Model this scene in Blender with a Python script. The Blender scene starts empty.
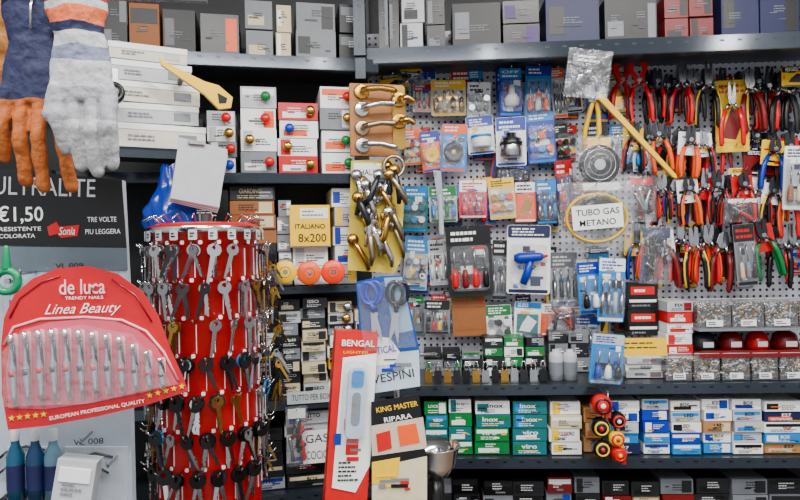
import bpy, bmesh, math, random
from mathutils import Vector as V, Matrix as Mx
from math import sin, cos, pi, radians
R = random.Random(11)
F = 620.0; ROLL = radians(1.2); CAM = V((0, 0, 1.5))
cr = V((cos(ROLL), 0, -sin(ROLL))); cu_ = V((sin(ROLL), 0, cos(ROLL))); fw = V((0, 1, 0))
def ray(px, py): return fw + cr*((px-400)/F) + cu_*((250-py)/F)

class Plane:
    def __init__(s, O, yaw):
        s.O = V(O); y = radians(yaw); s.U = V((cos(y), sin(y), 0)); s.N = V((s.U.y, -s.U.x, 0))
        s.M = Mx.Translation(s.O) @ Mx.Rotation(y, 4, 'Z')
    def hit(s, px, py, out=0.0):
        d = ray(px, py); t = ((s.O + s.N*out - CAM).dot(s.N))/d.dot(s.N)
        P = CAM + d*t
        return (P-s.O).dot(s.U), P.z
    def bb(s, x0, y0, x1, y1, out):
        cx, cy = (x0+x1)/2, (y0+y1)/2
        a = s.hit(x0, cy, out); b = s.hit(x1, cy, out); t = s.hit(cx, y0, out); o = s.hit(cx, y1, out)
        return (a[0]+b[0])/2, (t[1]+o[1])/2, abs(b[0]-a[0]), abs(t[1]-o[1])

# ------------------------------------------------------------ materials
def lin(c):
    return tuple(((x/255)/12.92 if x/255 <= .04045 else ((x/255+.055)/1.055)**2.4) for x in c[:3])
_mc = {}
def m(c, rough=.45, metal=0.0, noise=.14, scale=40, emit=0):
    k = (tuple(c), rough, metal, noise, scale, emit)
    if k in _mc: return _mc[k]
    mt = bpy.data.materials.new('mat_%d_%d_%d' % tuple(int(q) for q in c[:3])); mt.use_nodes = True
    nt = mt.node_tree; p = nt.nodes['Principled BSDF']
    l = lin(c)
    p.inputs['Roughness'].default_value = rough; p.inputs['Metallic'].default_value = metal
    tc = nt.nodes.new('ShaderNodeTexCoord'); n = nt.nodes.new('ShaderNodeTexNoise'); n.inputs['Scale'].default_value = scale; n.inputs['Detail'].default_value = 3
    mx = nt.nodes.new('ShaderNodeMix'); mx.data_type = 'RGBA'
    mx.inputs[6].default_value = (*[x*(1-noise) for x in l], 1); mx.inputs[7].default_value = (*[min(1, x*(1+noise)) for x in l], 1)
    nt.links.new(tc.outputs['Object'], n.inputs['Vector']); nt.links.new(n.outputs['Fac'], mx.inputs[0])
    nt.links.new(mx.outputs[2], p.inputs['Base Color'])
    if emit:
        p.inputs['Emission Color'].default_value = (*l, 1); p.inputs['Emission Strength'].default_value = emit
    _mc[k] = mt; return mt
def clear_mat(name, f=.14, tint=(1, 1, 1), rough=.12):
    mt = bpy.data.materials.new(name); mt.use_nodes = True; nt = mt.node_tree; nt.nodes.clear()
    o = nt.nodes.new('ShaderNodeOutputMaterial'); a = nt.nodes.new('ShaderNodeBsdfTransparent'); a.inputs[0].default_value = (*tint, 1)
    g = nt.nodes.new('ShaderNodeBsdfPrincipled'); g.inputs['Base Color'].default_value = (.6, .62, .66, 1); g.inputs['Roughness'].default_value = rough
    g.inputs['Metallic'].default_value = .5
    tc = nt.nodes.new('ShaderNodeTexCoord'); n = nt.nodes.new('ShaderNodeTexNoise'); n.inputs['Scale'].default_value = 35; n.inputs['Detail'].default_value = 3
    bp = nt.nodes.new('ShaderNodeBump'); bp.inputs['Strength'].default_value = .8; bp.inputs['Distance'].default_value = .012
    nt.links.new(tc.outputs['Object'], n.inputs['Vector']); nt.links.new(n.outputs['Fac'], bp.inputs['Height']); nt.links.new(bp.outputs[0], g.inputs['Normal'])
    x = nt.nodes.new('ShaderNodeMixShader'); x.inputs[0].default_value = f
    nt.links.new(a.outputs[0], x.inputs[1]); nt.links.new(g.outputs[0], x.inputs[2]); nt.links.new(x.outputs[0], o.inputs[0])
    return mt
CLEAR = clear_mat('clear_blister', .12); BAG = clear_mat('clear_bag', .14, rough=.15); BIN = clear_mat('clear_bin', .12)
STEEL = m((185, 188, 192), .25, 1); CHROME = m((225, 227, 230), .12, 1); DSTEEL = m((65, 67, 72), .35, .9); BRASS = m((200, 155, 75), .25, 1)
SATIN = m((175, 160, 130), .3, 1)
BLACK = m((9, 9, 11), .3); DARK = m((24, 26, 30), .45); SHELF = m((44, 52, 61), .3, .4); LIP = m((52, 60, 70), .13, .4, .04); SHELFD = m((15, 18, 22), .5, .2)
WHITE = m((240, 242, 242), .45, noise=.05); GREY = m((118, 123, 130), .5); LGREY = m((184, 188, 193), .5)
RED = m((200, 0, 8), .28); DRED = m((115, 2, 8), .4); YEL = m((252, 196, 0), .4); BLUE = m((0, 45, 165), .35); CYAN = m((0, 125, 200), .35)
GREEN = m((0, 115, 50), .35); TEAL = m((0, 105, 110), .4); ORANGE = m((245, 85, 0), .4); BROWN = m((145, 86, 38), .6); KRAFT = m((170, 120, 70), .7)
NAVY = m((10, 20, 70), .5); PINK = m((215, 35, 80), .4); CREAM = m((212, 196, 158), .6); PURP = m((65, 36, 105), .5)
COL = dict(R=RED, Y=YEL, B=BLUE, C=CYAN, G=GREEN, T=TEAL, O=ORANGE, K=BLACK, W=WHITE, N=NAVY, P=PINK, D=DARK, L=LGREY, g=GREY, F=KRAFT, E=CREAM, S=STEEL, M=BROWN, V=PURP, r=DRED, A=BRASS)

# ------------------------------------------------------------ mesh builder
_tc = {}
def textmesh(s, bold=0.0, shear=0.0):
    k = (s, bold, shear)
    if k in _tc: return _tc[k]
    c = bpy.data.curves.new('t', 'FONT'); c.body = s; c.offset = bold; c.shear = shear; c.resolution_u = 3
    o = bpy.data.objects.new('t', c); bpy.context.scene.collection.objects.link(o)
    dg = bpy.context.evaluated_depsgraph_get(); me = o.evaluated_get(dg).to_mesh()
    vs = [(v.co.x, v.co.y) for v in me.vertices]; fs = [tuple(p.vertices) for p in me.polygons]
    o.evaluated_get(dg).to_mesh_clear(); bpy.data.objects.remove(o); bpy.data.curves.remove(c)
    x0 = min(v[0] for v in vs); x1 = max(v[0] for v in vs); y0 = min(v[1] for v in vs); y1 = max(v[1] for v in vs)
    _tc[k] = (vs, fs, x0, x1, y0, y1); return _tc[k]

class B:
    def __init__(s): s.v = []; s.f = []; s.m = []; s.sm = []; s.mats = []; s.T = Mx.Identity(4)
    def add(s, vs, fs, mat, smooth=False):
        o = len(s.v); s.v += [s.T @ V(p) for p in vs]
        if mat not in s.mats: s.mats.append(mat)
        i = s.mats.index(mat)
        for f in fs: s.f.append(tuple(o+q for q in f)); s.m.append(i); s.sm.append(smooth)
    def box(s, c, d, mat, rot=None):
        x, y, z = d[0]/2, d[1]/2, d[2]/2
        vs = [V((a*x, b*y, e*z)) for a in (-1, 1) for b in (-1, 1) for e in (-1, 1)]
        if rot is not None: vs = [rot @ q for q in vs]
        vs = [q+V(c) for q in vs]
        s.add(vs, [(0, 1, 3, 2), (4, 6, 7, 5), (0, 4, 5, 1), (2, 3, 7, 6), (0, 2, 6, 4), (1, 5, 7, 3)], mat)
    def prism(s, pts, y0, y1, mat, smooth=False):
        n = len(pts); vs = [(p[0], y0, p[1]) for p in pts]+[(p[0], y1, p[1]) for p in pts]
        s.add(vs, [tuple(range(n)), tuple(range(2*n-1, n-1, -1))]+[(i, i+n, (i+1) % n+n, (i+1) % n) for i in range(n)], mat, smooth)
    def rbox(s, cx, cz, w, h, y0, y1, mat, r=.004):
        r = min(r, w*.45, h*.45); pts = []
        for qx, qz, a0 in ((1, 1, 0), (-1, 1, 90), (-1, -1, 180), (1, -1, 270)):
            for k in range(4):
                a = radians(a0+k*30); pts.append((cx+qx*(w/2-r)+r*cos(a), cz+qz*(h/2-r)+r*sin(a)))
        s.prism(pts, y0, y1, mat)
    def tube(s, pts, rad, mat, n=8, closed=False, cap=True, flat=1.0):
        pts = [V(p) for p in pts]; N = len(pts)
        if not isinstance(rad, (list, tuple)): rad = [rad]*N
        vs = []; fs = []; prev = None
        for i, p in enumerate(pts):
            if closed: t = pts[(i+1) % N]-pts[i-1]
            else: t = pts[min(i+1, N-1)]-pts[max(i-1, 0)]
            t.normalize()
            if prev is None:
                a = V((0, 1, 0)) if abs(t.y) < .9 else V((1, 0, 0))
                a = (a - t*a.dot(t)).normalized()
            else: a = (prev - t*prev.dot(t)).normalized()
            prev = a; b = t.cross(a)
            for k in range(n):
                g = 2*pi*k/n; vs.append(p + (a*cos(g)*flat+b*sin(g))*rad[i])
        for i in range(N if closed else N-1):
            j = (i+1) % N
            for k in range(n): fs.append((i*n+k, i*n+(k+1) % n, j*n+(k+1) % n, j*n+k))
        s.add(vs, fs, mat, True)
        if cap and not closed:
            o = len(s.v); i = s.mats.index(mat)
            s.f.append(tuple(o-len(vs)+k for k in range(n))); s.m.append(i); s.sm.append(False)
            s.f.append(tuple(o-n+k for k in range(n))); s.m.append(i); s.sm.append(False)
    def cyl(s, p0, p1, r0, r1, mat, n=16): s.tube([p0, p1], [r0, r1], mat, n)
    def capsule(s, p0, p1, r0, r1, mat, n=10, flat=1.0):
        p0 = V(p0); p1 = V(p1); d = (p1-p0).normalized()
        pts = []; rr = []
        for a in (85, 60, 30): pts.append(p0-d*r0*sin(radians(a))); rr.append(r0*cos(radians(a)))
        pts += [p0, p1]; rr += [r0, r1]
        for a in (30, 60, 85): pts.append(p1+d*r1*sin(radians(a))); rr.append(r1*cos(radians(a)))
        s.tube(pts, rr, mat, n, flat=flat)
    def ell(s, c, d, mat, n=12, k=8):
        vs = []; fs = []
        for i in range(k+1):
            a = pi*i/k
            for j in range(n):
                g = 2*pi*j/n; vs.append((c[0]+d[0]*sin(a)*cos(g), c[1]+d[1]*sin(a)*sin(g), c[2]+d[2]*cos(a)))
        for i in range(k):
            for j in range(n): fs.append((i*n+j, i*n+(j+1) % n, (i+1)*n+(j+1) % n, (i+1)*n+j))
        s.add(vs, fs, mat, True)
    def ring(s, c, Rr, r, mat, axis='y', n=24, k=8, sx=1, sz=1):
        pts = []
        for i in range(n):
            a = 2*pi*i/n
            pts.append((c[0]+Rr*cos(a)*sx, c[1], c[2]+Rr*sin(a)*sz) if axis == 'y' else (c[0]+Rr*cos(a), c[1]+Rr*sin(a), c[2]))
        s.tube(pts, r, mat, k, closed=True)
    def lathe(s, prof, mat, c=(0, 0, 0), n=24, axis='z'):
        vs = []; fs = []
        for (r, h) in prof:
            for j in range(n):
                g = 2*pi*j/n
                q = (r*cos(g), r*sin(g), h) if axis == 'z' else (r*cos(g), h, r*sin(g))
                vs.append((c[0]+q[0], c[1]+q[1], c[2]+q[2]))
        for i in range(len(prof)-1):
            for j in range(n): fs.append((i*n+j, i*n+(j+1) % n, (i+1)*n+(j+1) % n, (i+1)*n+j))
        s.add(vs, fs, mat, True)
    def text(s, st, cx, cz, y, w, h, mat, bold=.0, shear=0.0, rot=0.0):
        vs, fs, x0, x1, y0, y1 = textmesh(st, bold, shear)
        q = []
        for a, b in vs:
            X = ((a-x0)/(x1-x0)-.5)*w; Z = ((b-y0)/(y1-y0)-.5)*h
            q.append((cx+X*cos(rot)-Z*sin(rot), y, cz+X*sin(rot)+Z*cos(rot)))
        s.add(q, fs, mat)
    def lines(s, cx, cz, w, h, y, n, mat, fill=.5):
        dz = h/n
        for i in range(n):
            ww = w*R.uniform(.5, 1); x = cx-w/2; z = cz+h/2-dz*(i+.5)
            while x < cx-w/2+ww-.002:
                q = min(R.uniform(.08, .25)*w, cx-w/2+ww-x)
                s.box((x+q/2, y, z), (q*.8, .0006, dz*fill), mat); x += q
    def busy(s, cx, cz, w, h, y, n, pal):
        for i in range(n):
            a = w*R.uniform(.1, .4); e = h*R.uniform(.03, .2); s.box((cx+R.uniform(-.5, .5)*(w-a), y-i*.00005, cz+R.uniform(-.5, .5)*(h-e)), (a, .0005, e), COL[R.choice(pal)])
    def finish(s, name, M=Mx.Identity(4), bevel=0, solid=True):
        me = bpy.data.meshes.new(name); me.from_pydata([tuple(v) for v in s.v], [], s.f)
        for t in s.mats: me.materials.append(t)
        me.polygons.foreach_set('material_index', s.m); me.polygons.foreach_set('use_smooth', s.sm)
        bm = bmesh.new(); bm.from_mesh(me); bmesh.ops.recalc_face_normals(bm, faces=bm.faces); bm.to_mesh(me); bm.free()
        o = bpy.data.objects.new(name, me); bpy.context.scene.collection.objects.link(o); o.matrix_world = M
        if bevel:
            md = o.modifiers.new('b', 'BEVEL'); md.width = bevel; md.segments = 2; md.limit_method = 'ANGLE'
        return o

def at(pl, u, w, out, roty=0, yaw=0):
    return pl.M @ Mx.Translation((u, -out, w)) @ Mx.Rotation(radians(yaw), 4, 'Z') @ Mx.Rotation(radians(roty), 4, 'Y')

# ------------------------------------------------------------ planes
CX = -0.09; CY = 2.12
PM = Plane((CX, CY, 0), -3)
PL = Plane((CX, CY, 0), 12)
PS = Plane((-0.95, 1.58, 0), 25)
PF = Plane((-0.5, 0.98, 0), 8)
PC = Plane((0, 1.18, 0), 0)

# ------------------------------------------------------------ room shell
def peg_mat():
    mt = bpy.data.materials.new('pegboard'); mt.use_nodes = True; nt = mt.node_tree; p = nt.nodes['Principled BSDF']; N = nt.nodes.new; L = nt.links.new
    tc = N('ShaderNodeTexCoord'); sc = N('ShaderNodeVectorMath'); sc.operation = 'SCALE'; sc.inputs['Scale'].default_value = 1/.021
    fr = N('ShaderNodeVectorMath'); fr.operation = 'FRACTION'; sb = N('ShaderNodeVectorMath'); sb.operation = 'SUBTRACT'; sb.inputs[1].default_value = (.5, .5, .5)
    ml = N('ShaderNodeVectorMath'); ml.operation = 'MULTIPLY'; ml.inputs[1].default_value = (1, 0, 1)
    ln = N('ShaderNodeVectorMath'); ln.operation = 'LENGTH'; lt = N('ShaderNodeMath'); lt.operation = 'LESS_THAN'; lt.inputs[1].default_value = .22
    mx = N('ShaderNodeMix'); mx.data_type = 'RGBA'; mx.inputs[6].default_value = (*lin((200, 201, 212)), 1); mx.inputs[7].default_value = (*lin((20, 20, 28)), 1)
    L(tc.outputs['Object'], sc.inputs[0]); L(sc.outputs[0], fr.inputs[0]); L(fr.outputs[0], sb.inputs[0]); L(sb.outputs[0], ml.inputs[0]); L(ml.outputs[0], ln.inputs[0])
    L(ln.outputs['Value'], lt.inputs[0]); L(lt.outputs[0], mx.inputs[0]); L(mx.outputs[2], p.inputs['Base Color']); p.inputs['Roughness'].default_value = .5
    return mt
WALLM = m((150, 152, 155), .8, scale=8)
def simple(name, c, d, mat, M=Mx.Identity(4)):
    b = B(); b.box((0, 0, 0), d, mat); return b.finish(name, M @ Mx.Translation(c))
simple('floor', (0, .6, -.03), (5, 4.4, .06), m((90, 84, 75), .6, scale=15))
simple('ceiling', (0, .8, 2.93), (5, 4, .06), m((200, 200, 198), .8, scale=10))
simple('wall_back', (0, 2.62, 1.45), (5, .06, 2.9), WALLM)
simple('wall_left', (-1.62, .8, 1.45), (.06, 3.6, 2.9), WALLM)
simple('wall_right', (1.98, .8, 1.45), (.06, 3.6, 2.9), WALLM)
wz0 = PM.hit(600, 376, 0)[1]; wz1 = PM.hit(600, 40, 0)[1]
simple('pegboard_panel', (.83, .012, (wz0+wz1)/2), (1.72, .024, wz1-wz0+.1), peg_mat(), PM.M)
simple('pegboard_backing_panel', (.83, .04, 1.25), (1.9, .02, 2.5), SHELFD, PM.M)
b = B(); b.box((-.75, .012, 1.2), (1.5, .02, 2.4), SHELFD)
b.finish('shelving_back_panel', PL.M)

def shelf(name, pl, u0, u1, py, px, depth=.27, lip=.035, keepz=None):
    w = pl.hit(px, py, depth)[1] if keepz is None else keepz
    b = B(); u = (u0+u1)/2; L = u1-u0
    b.box((u, -depth/2-.002, w-.004), (L, depth-.006, .006), SHELF); b.box((u, -depth, w-lip/2), (L, .004, lip), LIP); b.box((u, -depth+.012, w-lip), (L, .024, .003), SHELF)
    k = u0+.02
    while k < u1:
        b.box((k, -depth-.0022, w-lip*.35), (.012, .0006, .005), BLACK); k += .05
    b.finish(name, pl.M); return w
S1 = shelf('metal_shelf', PM, -.02, 1.75, 40, 590, lip=.045)
S2 = shelf('metal_shelf', PM, -.02, 1.75, 384, 600, lip=.03)
S3 = shelf('metal_shelf', PM, -.02, 1.75, 458, 600, lip=.03)
S4 = shelf('metal_shelf', PM, -.02, 1.75, 0, 0, keepz=S3-.27)
T1 = shelf('metal_shelf', PL, -1.35, -.02, 56, 290)
T2 = shelf('metal_shelf', PL, -1.35, -.02, 173, 290, lip=.028)
T3 = shelf('metal_shelf', PL, -1.35, -.02, 286, 310, lip=.02)
T4 = shelf('metal_shelf', PL, -1.35, -.02, 398, 320, lip=.028)
T5 = shelf('metal_shelf', PL, -1.35, -.02, 0, 0, keepz=T4-.27)
for i, (pl, u, o) in enumerate([(PM, .0, .29), (PL, -1.37, .29), (PM, 1.77, .29), (PL, -1.37, .02)]):
    b = B()
    if i == 0:
        b.box((0, 0, S1-.06), (.03, .006, .07), SHELF); b.box((0, 0, S1+.17), (.034, .03, .4), SHELF)
        for k in range(10): b.box((0, -.0155, S1-.0+k*.04), (.008, .001, .018), BLACK)
    else:
        b.box((0, 0, 1.25), (.03, .03, 2.5), SHELFD)
        for k in range(60): b.box((0, -.0155, .1+k*.04), (.008, .001, .018), BLACK)
    b.finish('shelf_upright', pl.M @ Mx.Translation((u, -o, 0)))

# ------------------------------------------------------------ cartons
def carton(b, c, d, base, acc, txt=None, tcol=None, label=None, pal='KWBRg'):
    b.box(c, d, base); x, y, z = c; W, D, H = d; yf = y-D/2-.0006
    if label: b.box((x+W*label[0], yf, z+H*label[1]), (W*label[2], .0006, H*label[3]), acc)
    else: b.box((x-W*.3, yf, z), (W*.25, .0006, H*.9), acc)
    if txt:
        hh = min(H*.34, W*.13); b.text(txt, x+W*R.uniform(-.1, .12), z+H*.16, yf-.0008, min(W*.5, hh*len(txt)*.9), hh, tcol or BLACK, .02); b.lines(x, z-H*.25, W*.7, min(H*.3, .016), yf-.0008, 2, tcol or BLACK, .35)
    else: b.lines(x+W*R.uniform(-.1, .15), z+H*R.uniform(-.1, .15), W*.45, min(H*.5, .022), yf-.0006, 3, tcol or BLACK, .4)
    b.busy(x, z-H*.1, W*.85, min(H*.6, .03), yf-.001, 2, pal)

def stack(name, pl, x0, x1, ytop, wbase, front, depth, rows, cols, pal, txt=None, knob=None, gap=.003, jit=.014, pp='KWBRg'):
    cxp = (x0+x1)/2
    u0 = pl.hit(x0, ytop, front)[0]; u1 = pl.hit(x1, ytop, front)[0]; wt = pl.hit(cxp, ytop, front)[1]
    H = (wt-wbase)/rows; W = (u1-u0)/cols
    um = (u0+u1)/2
    b = B()
    for i in range(rows):
        for j in range(cols):
            base, acc, tcol = R.choice(pal)
            w = W-gap-R.random()*.004; ox = R.uniform(-1, 1)*.004; oy = R.uniform(0, jit)
            cx = u0+W*(j+.5)-um+ox; cz = H*(i+.5)+.001; dd = depth-jit
            carton(b, (cx, dd/2+oy, cz), (w, dd, H-.002), COL[base], COL[acc], R.choice(txt) if txt and R.random() < .6 else None, COL[tcol], R.choice([None, (0, .25, .9, .3), (.3, 0, .3, .8), (-.1, -.2, .6, .35), (-.3, 0, .3, .6)]), pp)
            if knob:
                k = COL[R.choice(knob)]; kx = cx+R.choice([-.25, .2, .3])*w; yy = oy
                b.cyl((kx, yy, cz), (kx, yy-.012, cz), .004, .006, STEEL, 8); b.ell((kx, yy-.018, cz), (.0145, .01, .0145), k, 10, 6)
    return b.finish(name, at(pl, um, wbase, front), bevel=.0008)

for a in [(100, 126, 18, 'D', 'g', 'g'), (128, 160, 24, 'M', 'D', 'K'), (162, 196, 30, 'D', 'K', 'g'), (200, 240, 36, 'K', 'O', 'g'), (243, 272, 22, 'g', 'E', 'K'), (276, 292, 26, 'E', 'W', 'K'), (294, 335, 24, 'g', 'D', 'K'), (338, 366, 26, 'D', 'g', 'W')]:
    stack('cardboard_box', PL, a[0], a[1], a[2]-22, T1, .24, .2, R.choice([1, 2]), 1, [a[3:6]], pp='KgD')
pw = [('W', 'L', 'K'), ('W', 'R', 'K'), ('L', 'W', 'K'), ('W', 'O', 'K'), ('g', 'W', 'K')]
for a in [(206, 236, 110, 4, 'RB'), (239, 276, 86, 4, 'RBOG'), (277, 318, 102, 4, 'BR'), (319, 354, 86, 4, 'RG')]:
    stack('stack_of_doorknob_boxes', PL, a[0], a[1], a[2], T2, .25, .2, a[3], 1, pw if a[0] != 277 else pw+[('R', 'W', 'W')]*3, None, a[4]+'AW', pp='LgKR')
stack('cardboard_box', PL, 170, 204, 118, T2, .2, .18, 3, 1, [('D', 'K', 'W'), ('D', 'R', 'W')], pp='KD')
for a in [(170, 228, 190, 2, 1, [('K', 'D', 'W')], ['FERRO']), (229, 276, 186, 4, 1, [('M', 'E', 'K'), ('D', 'W', 'W'), ('D', 'g', 'E'), ('E', 'F', 'K')], ['GIARDINO', 'CASA']), (277, 292, 200, 3, 1, [('g', 'W', 'K')], None), (332, 356, 188, 3, 1, [('L', 'Y', 'K'), ('W', 'B', 'K')], None)]:
    stack('stack_of_cartons', PL, a[0], a[1], a[2], T3, .24, .2, a[3]*2-1, a[4], a[5], a[6])
def yellowbox(x0, y0, x1, y1, pl=PL, txt=('ITALIANO', '8x200')):
    u, w, W, H = pl.bb(x0, y0, x1, y1, .265); b = B(); b.box((0, .09, 0), (W, .18, H), YEL); b.box((W*.1, -.0005, H*.3), (W*.7, .001, H*.25), WHITE)
    b.text(txt[0], 0, -H*.02, -.0015, W*.75, H*.12, BLACK, .01); b.text(txt[1], W*.05, -H*.3, -.0015, W*.7, H*.2, BLACK, .0); b.lines(W*.1, H*.3, W*.6, H*.18, -.002, 2, GREY, .4)
    b.box((0, .09, -H/2-.002), (W*1.02, .17, .003), LGREY)
    b.finish('yellow_handle_carton', at(pl, u, w, .265), bevel=.001); return w-H/2
yb = yellowbox(290, 205, 330, 246)
stack('carton_stack', PL, 293, 330, 247, T3, .24, .2, 2, 1, [('W', 'L', 'K'), ('L', 'W', 'K')])
for x, y, c in ((285, 272, YEL), (309, 273, ORANGE), (333, 272, m((250, 50, 5), .35))):
    u, w, W, H = PL.bb(x-12, y-12, x+12, y+12, .3); b = B(); r = W/2
    b.lathe([(r*.2, -.012), (r*.92, -.012), (r, -.008), (r, .008), (r*.92, .012), (r*.2, .012), (r*.2, -.012)], c, n=28, axis='y'); b.cyl((0, .0285, 0), (0, -.014, 0), .004, .004, STEEL, 8); b.ring((0, -.0125, 0), r*.45, .0008, BROWN)
    b.finish('tape_roll', at(PL, u, w, .3))
lp = [('W', 'K', 'K'), ('E', 'D', 'K'), ('L', 'D', 'K'), ('E', 'D', 'K'), ('Y', 'K', 'K'), ('D', 'E', 'W'), ('D', 'K', 'W'), ('K', 'D', 'W'), ('g', 'D', 'W')]
for a in [(196, 228, 305, 6), (229, 252, 300, 6), (253, 276, 296, 7), (277, 300, 300, 7), (301, 327, 298, 8), (328, 354, 302, 7), (355, 372, 310, 6)]:
    stack('stack_of_lock_cylinder_boxes', PL, a[0], a[1], a[2], T4, .24, .18, a[3]+1, 1, lp, ['CISA', 'YALE', '30x30', 'ISEO'], 'AS' if R.random() < .5 else None, jit=.035, pp='KKDW')
for a in [(196, 240, 424, 4), (241, 284, 430, 3), (285, 330, 412, 4), (331, 370, 420, 4)]:
    stack('stack_of_cartons', PL, a[0], a[1], a[2], T5, .24, .2, a[3]+2, 1, [('L', 'D', 'K'), ('D', 'E', 'K'), ('Y', 'K', 'K'), ('L', 'B', 'K'), ('D', 'K', 'W')], ['BOX', 'TUTTO'])
def sign(name, x0, y0, x1, y1, out, pl, texts, base=WHITE, tcol=BLACK, rot=0):
    u, w, W, H = pl.bb(x0, y0, x1, y1, out); b = B(); b.box((0, .001, 0), (W, .002, H), base); n = len(texts)
    for i, t in enumerate(texts): b.text(t, 0, H*(.5-(i+.5)/n), -.0008, W*.8, H*.5/n, tcol, .0)
    b.finish(name, at(pl, u, w, out, rot))
sign('price_card', 287, 391, 335, 403, .276, PL, ['TUTTO PER BOX'], LGREY, BLACK)
sign('price_card', 303, 430, 331, 463, .262, PL, ['GAS', 'COCIO'], WHITE, BLACK)

for a in [(376, 398, 12, 'K', 'g', 'g'), (400, 424, 16, 'L', 'D', 'K'), (426, 446, 18, 'K', 'g', 'g'), (450, 500, 22, 'D', 'g', 'g'), (502, 540, 20, 'K', 'V', 'g'), (545, 600, 16, 'N', 'D', 'g'), (604, 660, 18, 'D', 'g', 'g'), (664, 715, 14, 'r', 'D', 'g'), (720, 800, 10, 'N', 'K', 'g'), (805, 850, 10, 'g', 'g', 'W')]:
    stack('cardboard_box', PM, a[0], a[1], a[2]-20, S1, .24, .2, R.choice([1, 2, 2]), R.choice([1, 1, 2]), [a[3:6]], pp='KDgV')

# ------------------------------------------------------------ packs
def hook(b, z, out, W=0):
    b.tube([(0, out, z), (0, -.012, z), (0, -.022, z+.008)], .0018, STEEL, 6)
def scissors(b, L, col, zc, y, ang):
    for s_ in (-1, 1):
        T = b.T.copy(); b.T = b.T @ Mx.Translation((0, y+s_*.0015, zc)) @ Mx.Rotation(s_*ang*.5, 4, 'Y')
        b.prism([(-.008 if s_ > 0 else -.004, 0), (.006, 0), (.004, L*.3), (0, L*.48), (-.004, L*.3)], -.001, .001, CHROME)
        b.tube([(0, 0, 0), (0, 0, -L*.15)], .004, col, 6); b.ring((0, 0, -L*.3), L*.12, .004, col, sz=1.4, n=16, k=6)
        b.T = T
    b.cyl((0, y-.004, zc), (0, y+.003, zc), .003, .003, STEEL, 8)
def cont(b, kind, W, H, zc, cols):
    c = [COL[k] for k in cols]; y = -.004
    if kind == 'rods':
        n = 4
        for i in range(n):
            x = W*(-.36+.24*i); b.cyl((x, y-.006, zc-H*.4), (x, y-.006, zc+H*.1), W*.08, W*.08, c[i % len(c)], 8); b.cyl((x, y-.006, zc+H*.1), (x, y-.006, zc+H*.42), W*.04, W*.04, STEEL, 6)
    elif kind == 'wheel':
        r = min(W, H)*.38; b.lathe([(r*.25, -.012), (r*.7, -.012), (r, -.014), (r, -.006), (r*.85, -.003), (r, .0), (r*.2, .0)], c[0], (0, y-.002, zc), 20, 'y'); b.cyl((0, y-.016, zc), (0, y, zc), r*.25, r*.25, c[-1], 12)
        b.tube([(0, y-.008, zc+r), (0, y-.008, zc+r*1.5)], r*.12, STEEL, 6)
    elif kind == 'can':
        r = W*.36; b.lathe([(0, H*.38), (r*.5, H*.38), (r*.55, H*.25), (r, H*.2), (r, -H*.33), (r*.9, -H*.38), (0, -H*.38)], c[0], (0, y-r*.4, zc), 18); b.lathe([(r*1.05, H*.1), (r*1.08, H*.05), (r*1.05, 0)], c[-1], (0, y-r*.4, zc), 18)
    elif kind == 'drivers':
        n = max(2, len(cols))
        for i in range(n):
            x = W*(-.5+(i+.5)/n)*.9; r = W*.36/n; b.tube([(x, y-r, zc-H*.42), (x, y-r, zc-H*.36), (x, y-r, zc-H*.15), (x, y-r, zc-H*.02)], [r*.7, r, r*.85, r*.5], c[i % len(c)], 8); b.cyl((x, y-r, zc), (x, y-r, zc+H*.42), r*.28, r*.22, STEEL, 6)
    elif kind == 'knife':
        b.prism([(-W*.3, zc-H*.4), (-W*.1, zc-H*.42), (W*.3, zc+H*.3), (W*.28, zc+H*.42), (W*.08, zc+H*.38)], y-.012, y, c[0]); b.prism([(-W*.2, zc-H*.3), (-W*.1, zc-H*.32), (W*.2, zc+H*.2), (W*.1, zc+H*.22)], y-.015, y-.012, c[-1])
    elif kind == 'spools':
        for i in range(2):
            for j in range(3):
                b.cyl((W*(-.3+.3*j), y-.012, zc+H*(-.2+.4*i)), (W*(-.3+.3*j), y, zc+H*(-.2+.4*i)), W*.13, W*.13, c[(i+j) % len(c)], 10)
    elif kind == 'drill':
        b.capsule((-W*.2, y-.018, zc+H*.18), (W*.25, y-.018, zc+H*.22), W*.14, W*.1, c[0], 10); b.tube([(W*.05, y-.016, zc+H*.18), (-W*.02, y-.016, zc-H*.12), (-W*.12, y-.016, zc-H*.38)], [W*.09, W*.1, W*.09], c[0], 8)
        b.cyl((W*.25, y-.018, zc+H*.22), (W*.44, y-.018, zc+H*.24), W*.07, W*.025, c[-1], 10); b.tube([(W*.03, y-.018, zc+H*.1), (W*.16, y-.018, zc), (W*.04, y-.018, zc-H*.1)], W*.02, BLACK, 6)
    elif kind == 'lamp':
        b.lathe([(0, H*.35), (W*.12, H*.33), (W*.14, H*.1), (W*.33, -H*.1), (W*.3, -H*.3), (W*.1, -H*.36), (0, -H*.36)], c[0], (0, y-.012, zc), 14)
    elif kind == 'picture':
        b.box((0, y+.003, zc), (W*.8, .001, H*.8), c[0]); b.prism([(-W*.3, zc-H*.3), (W*.1, zc-H*.35), (W*.35, zc+H*.1), (0, zc+H*.35), (-W*.2, zc)], y+.0015, y+.0022, c[-1])

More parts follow.
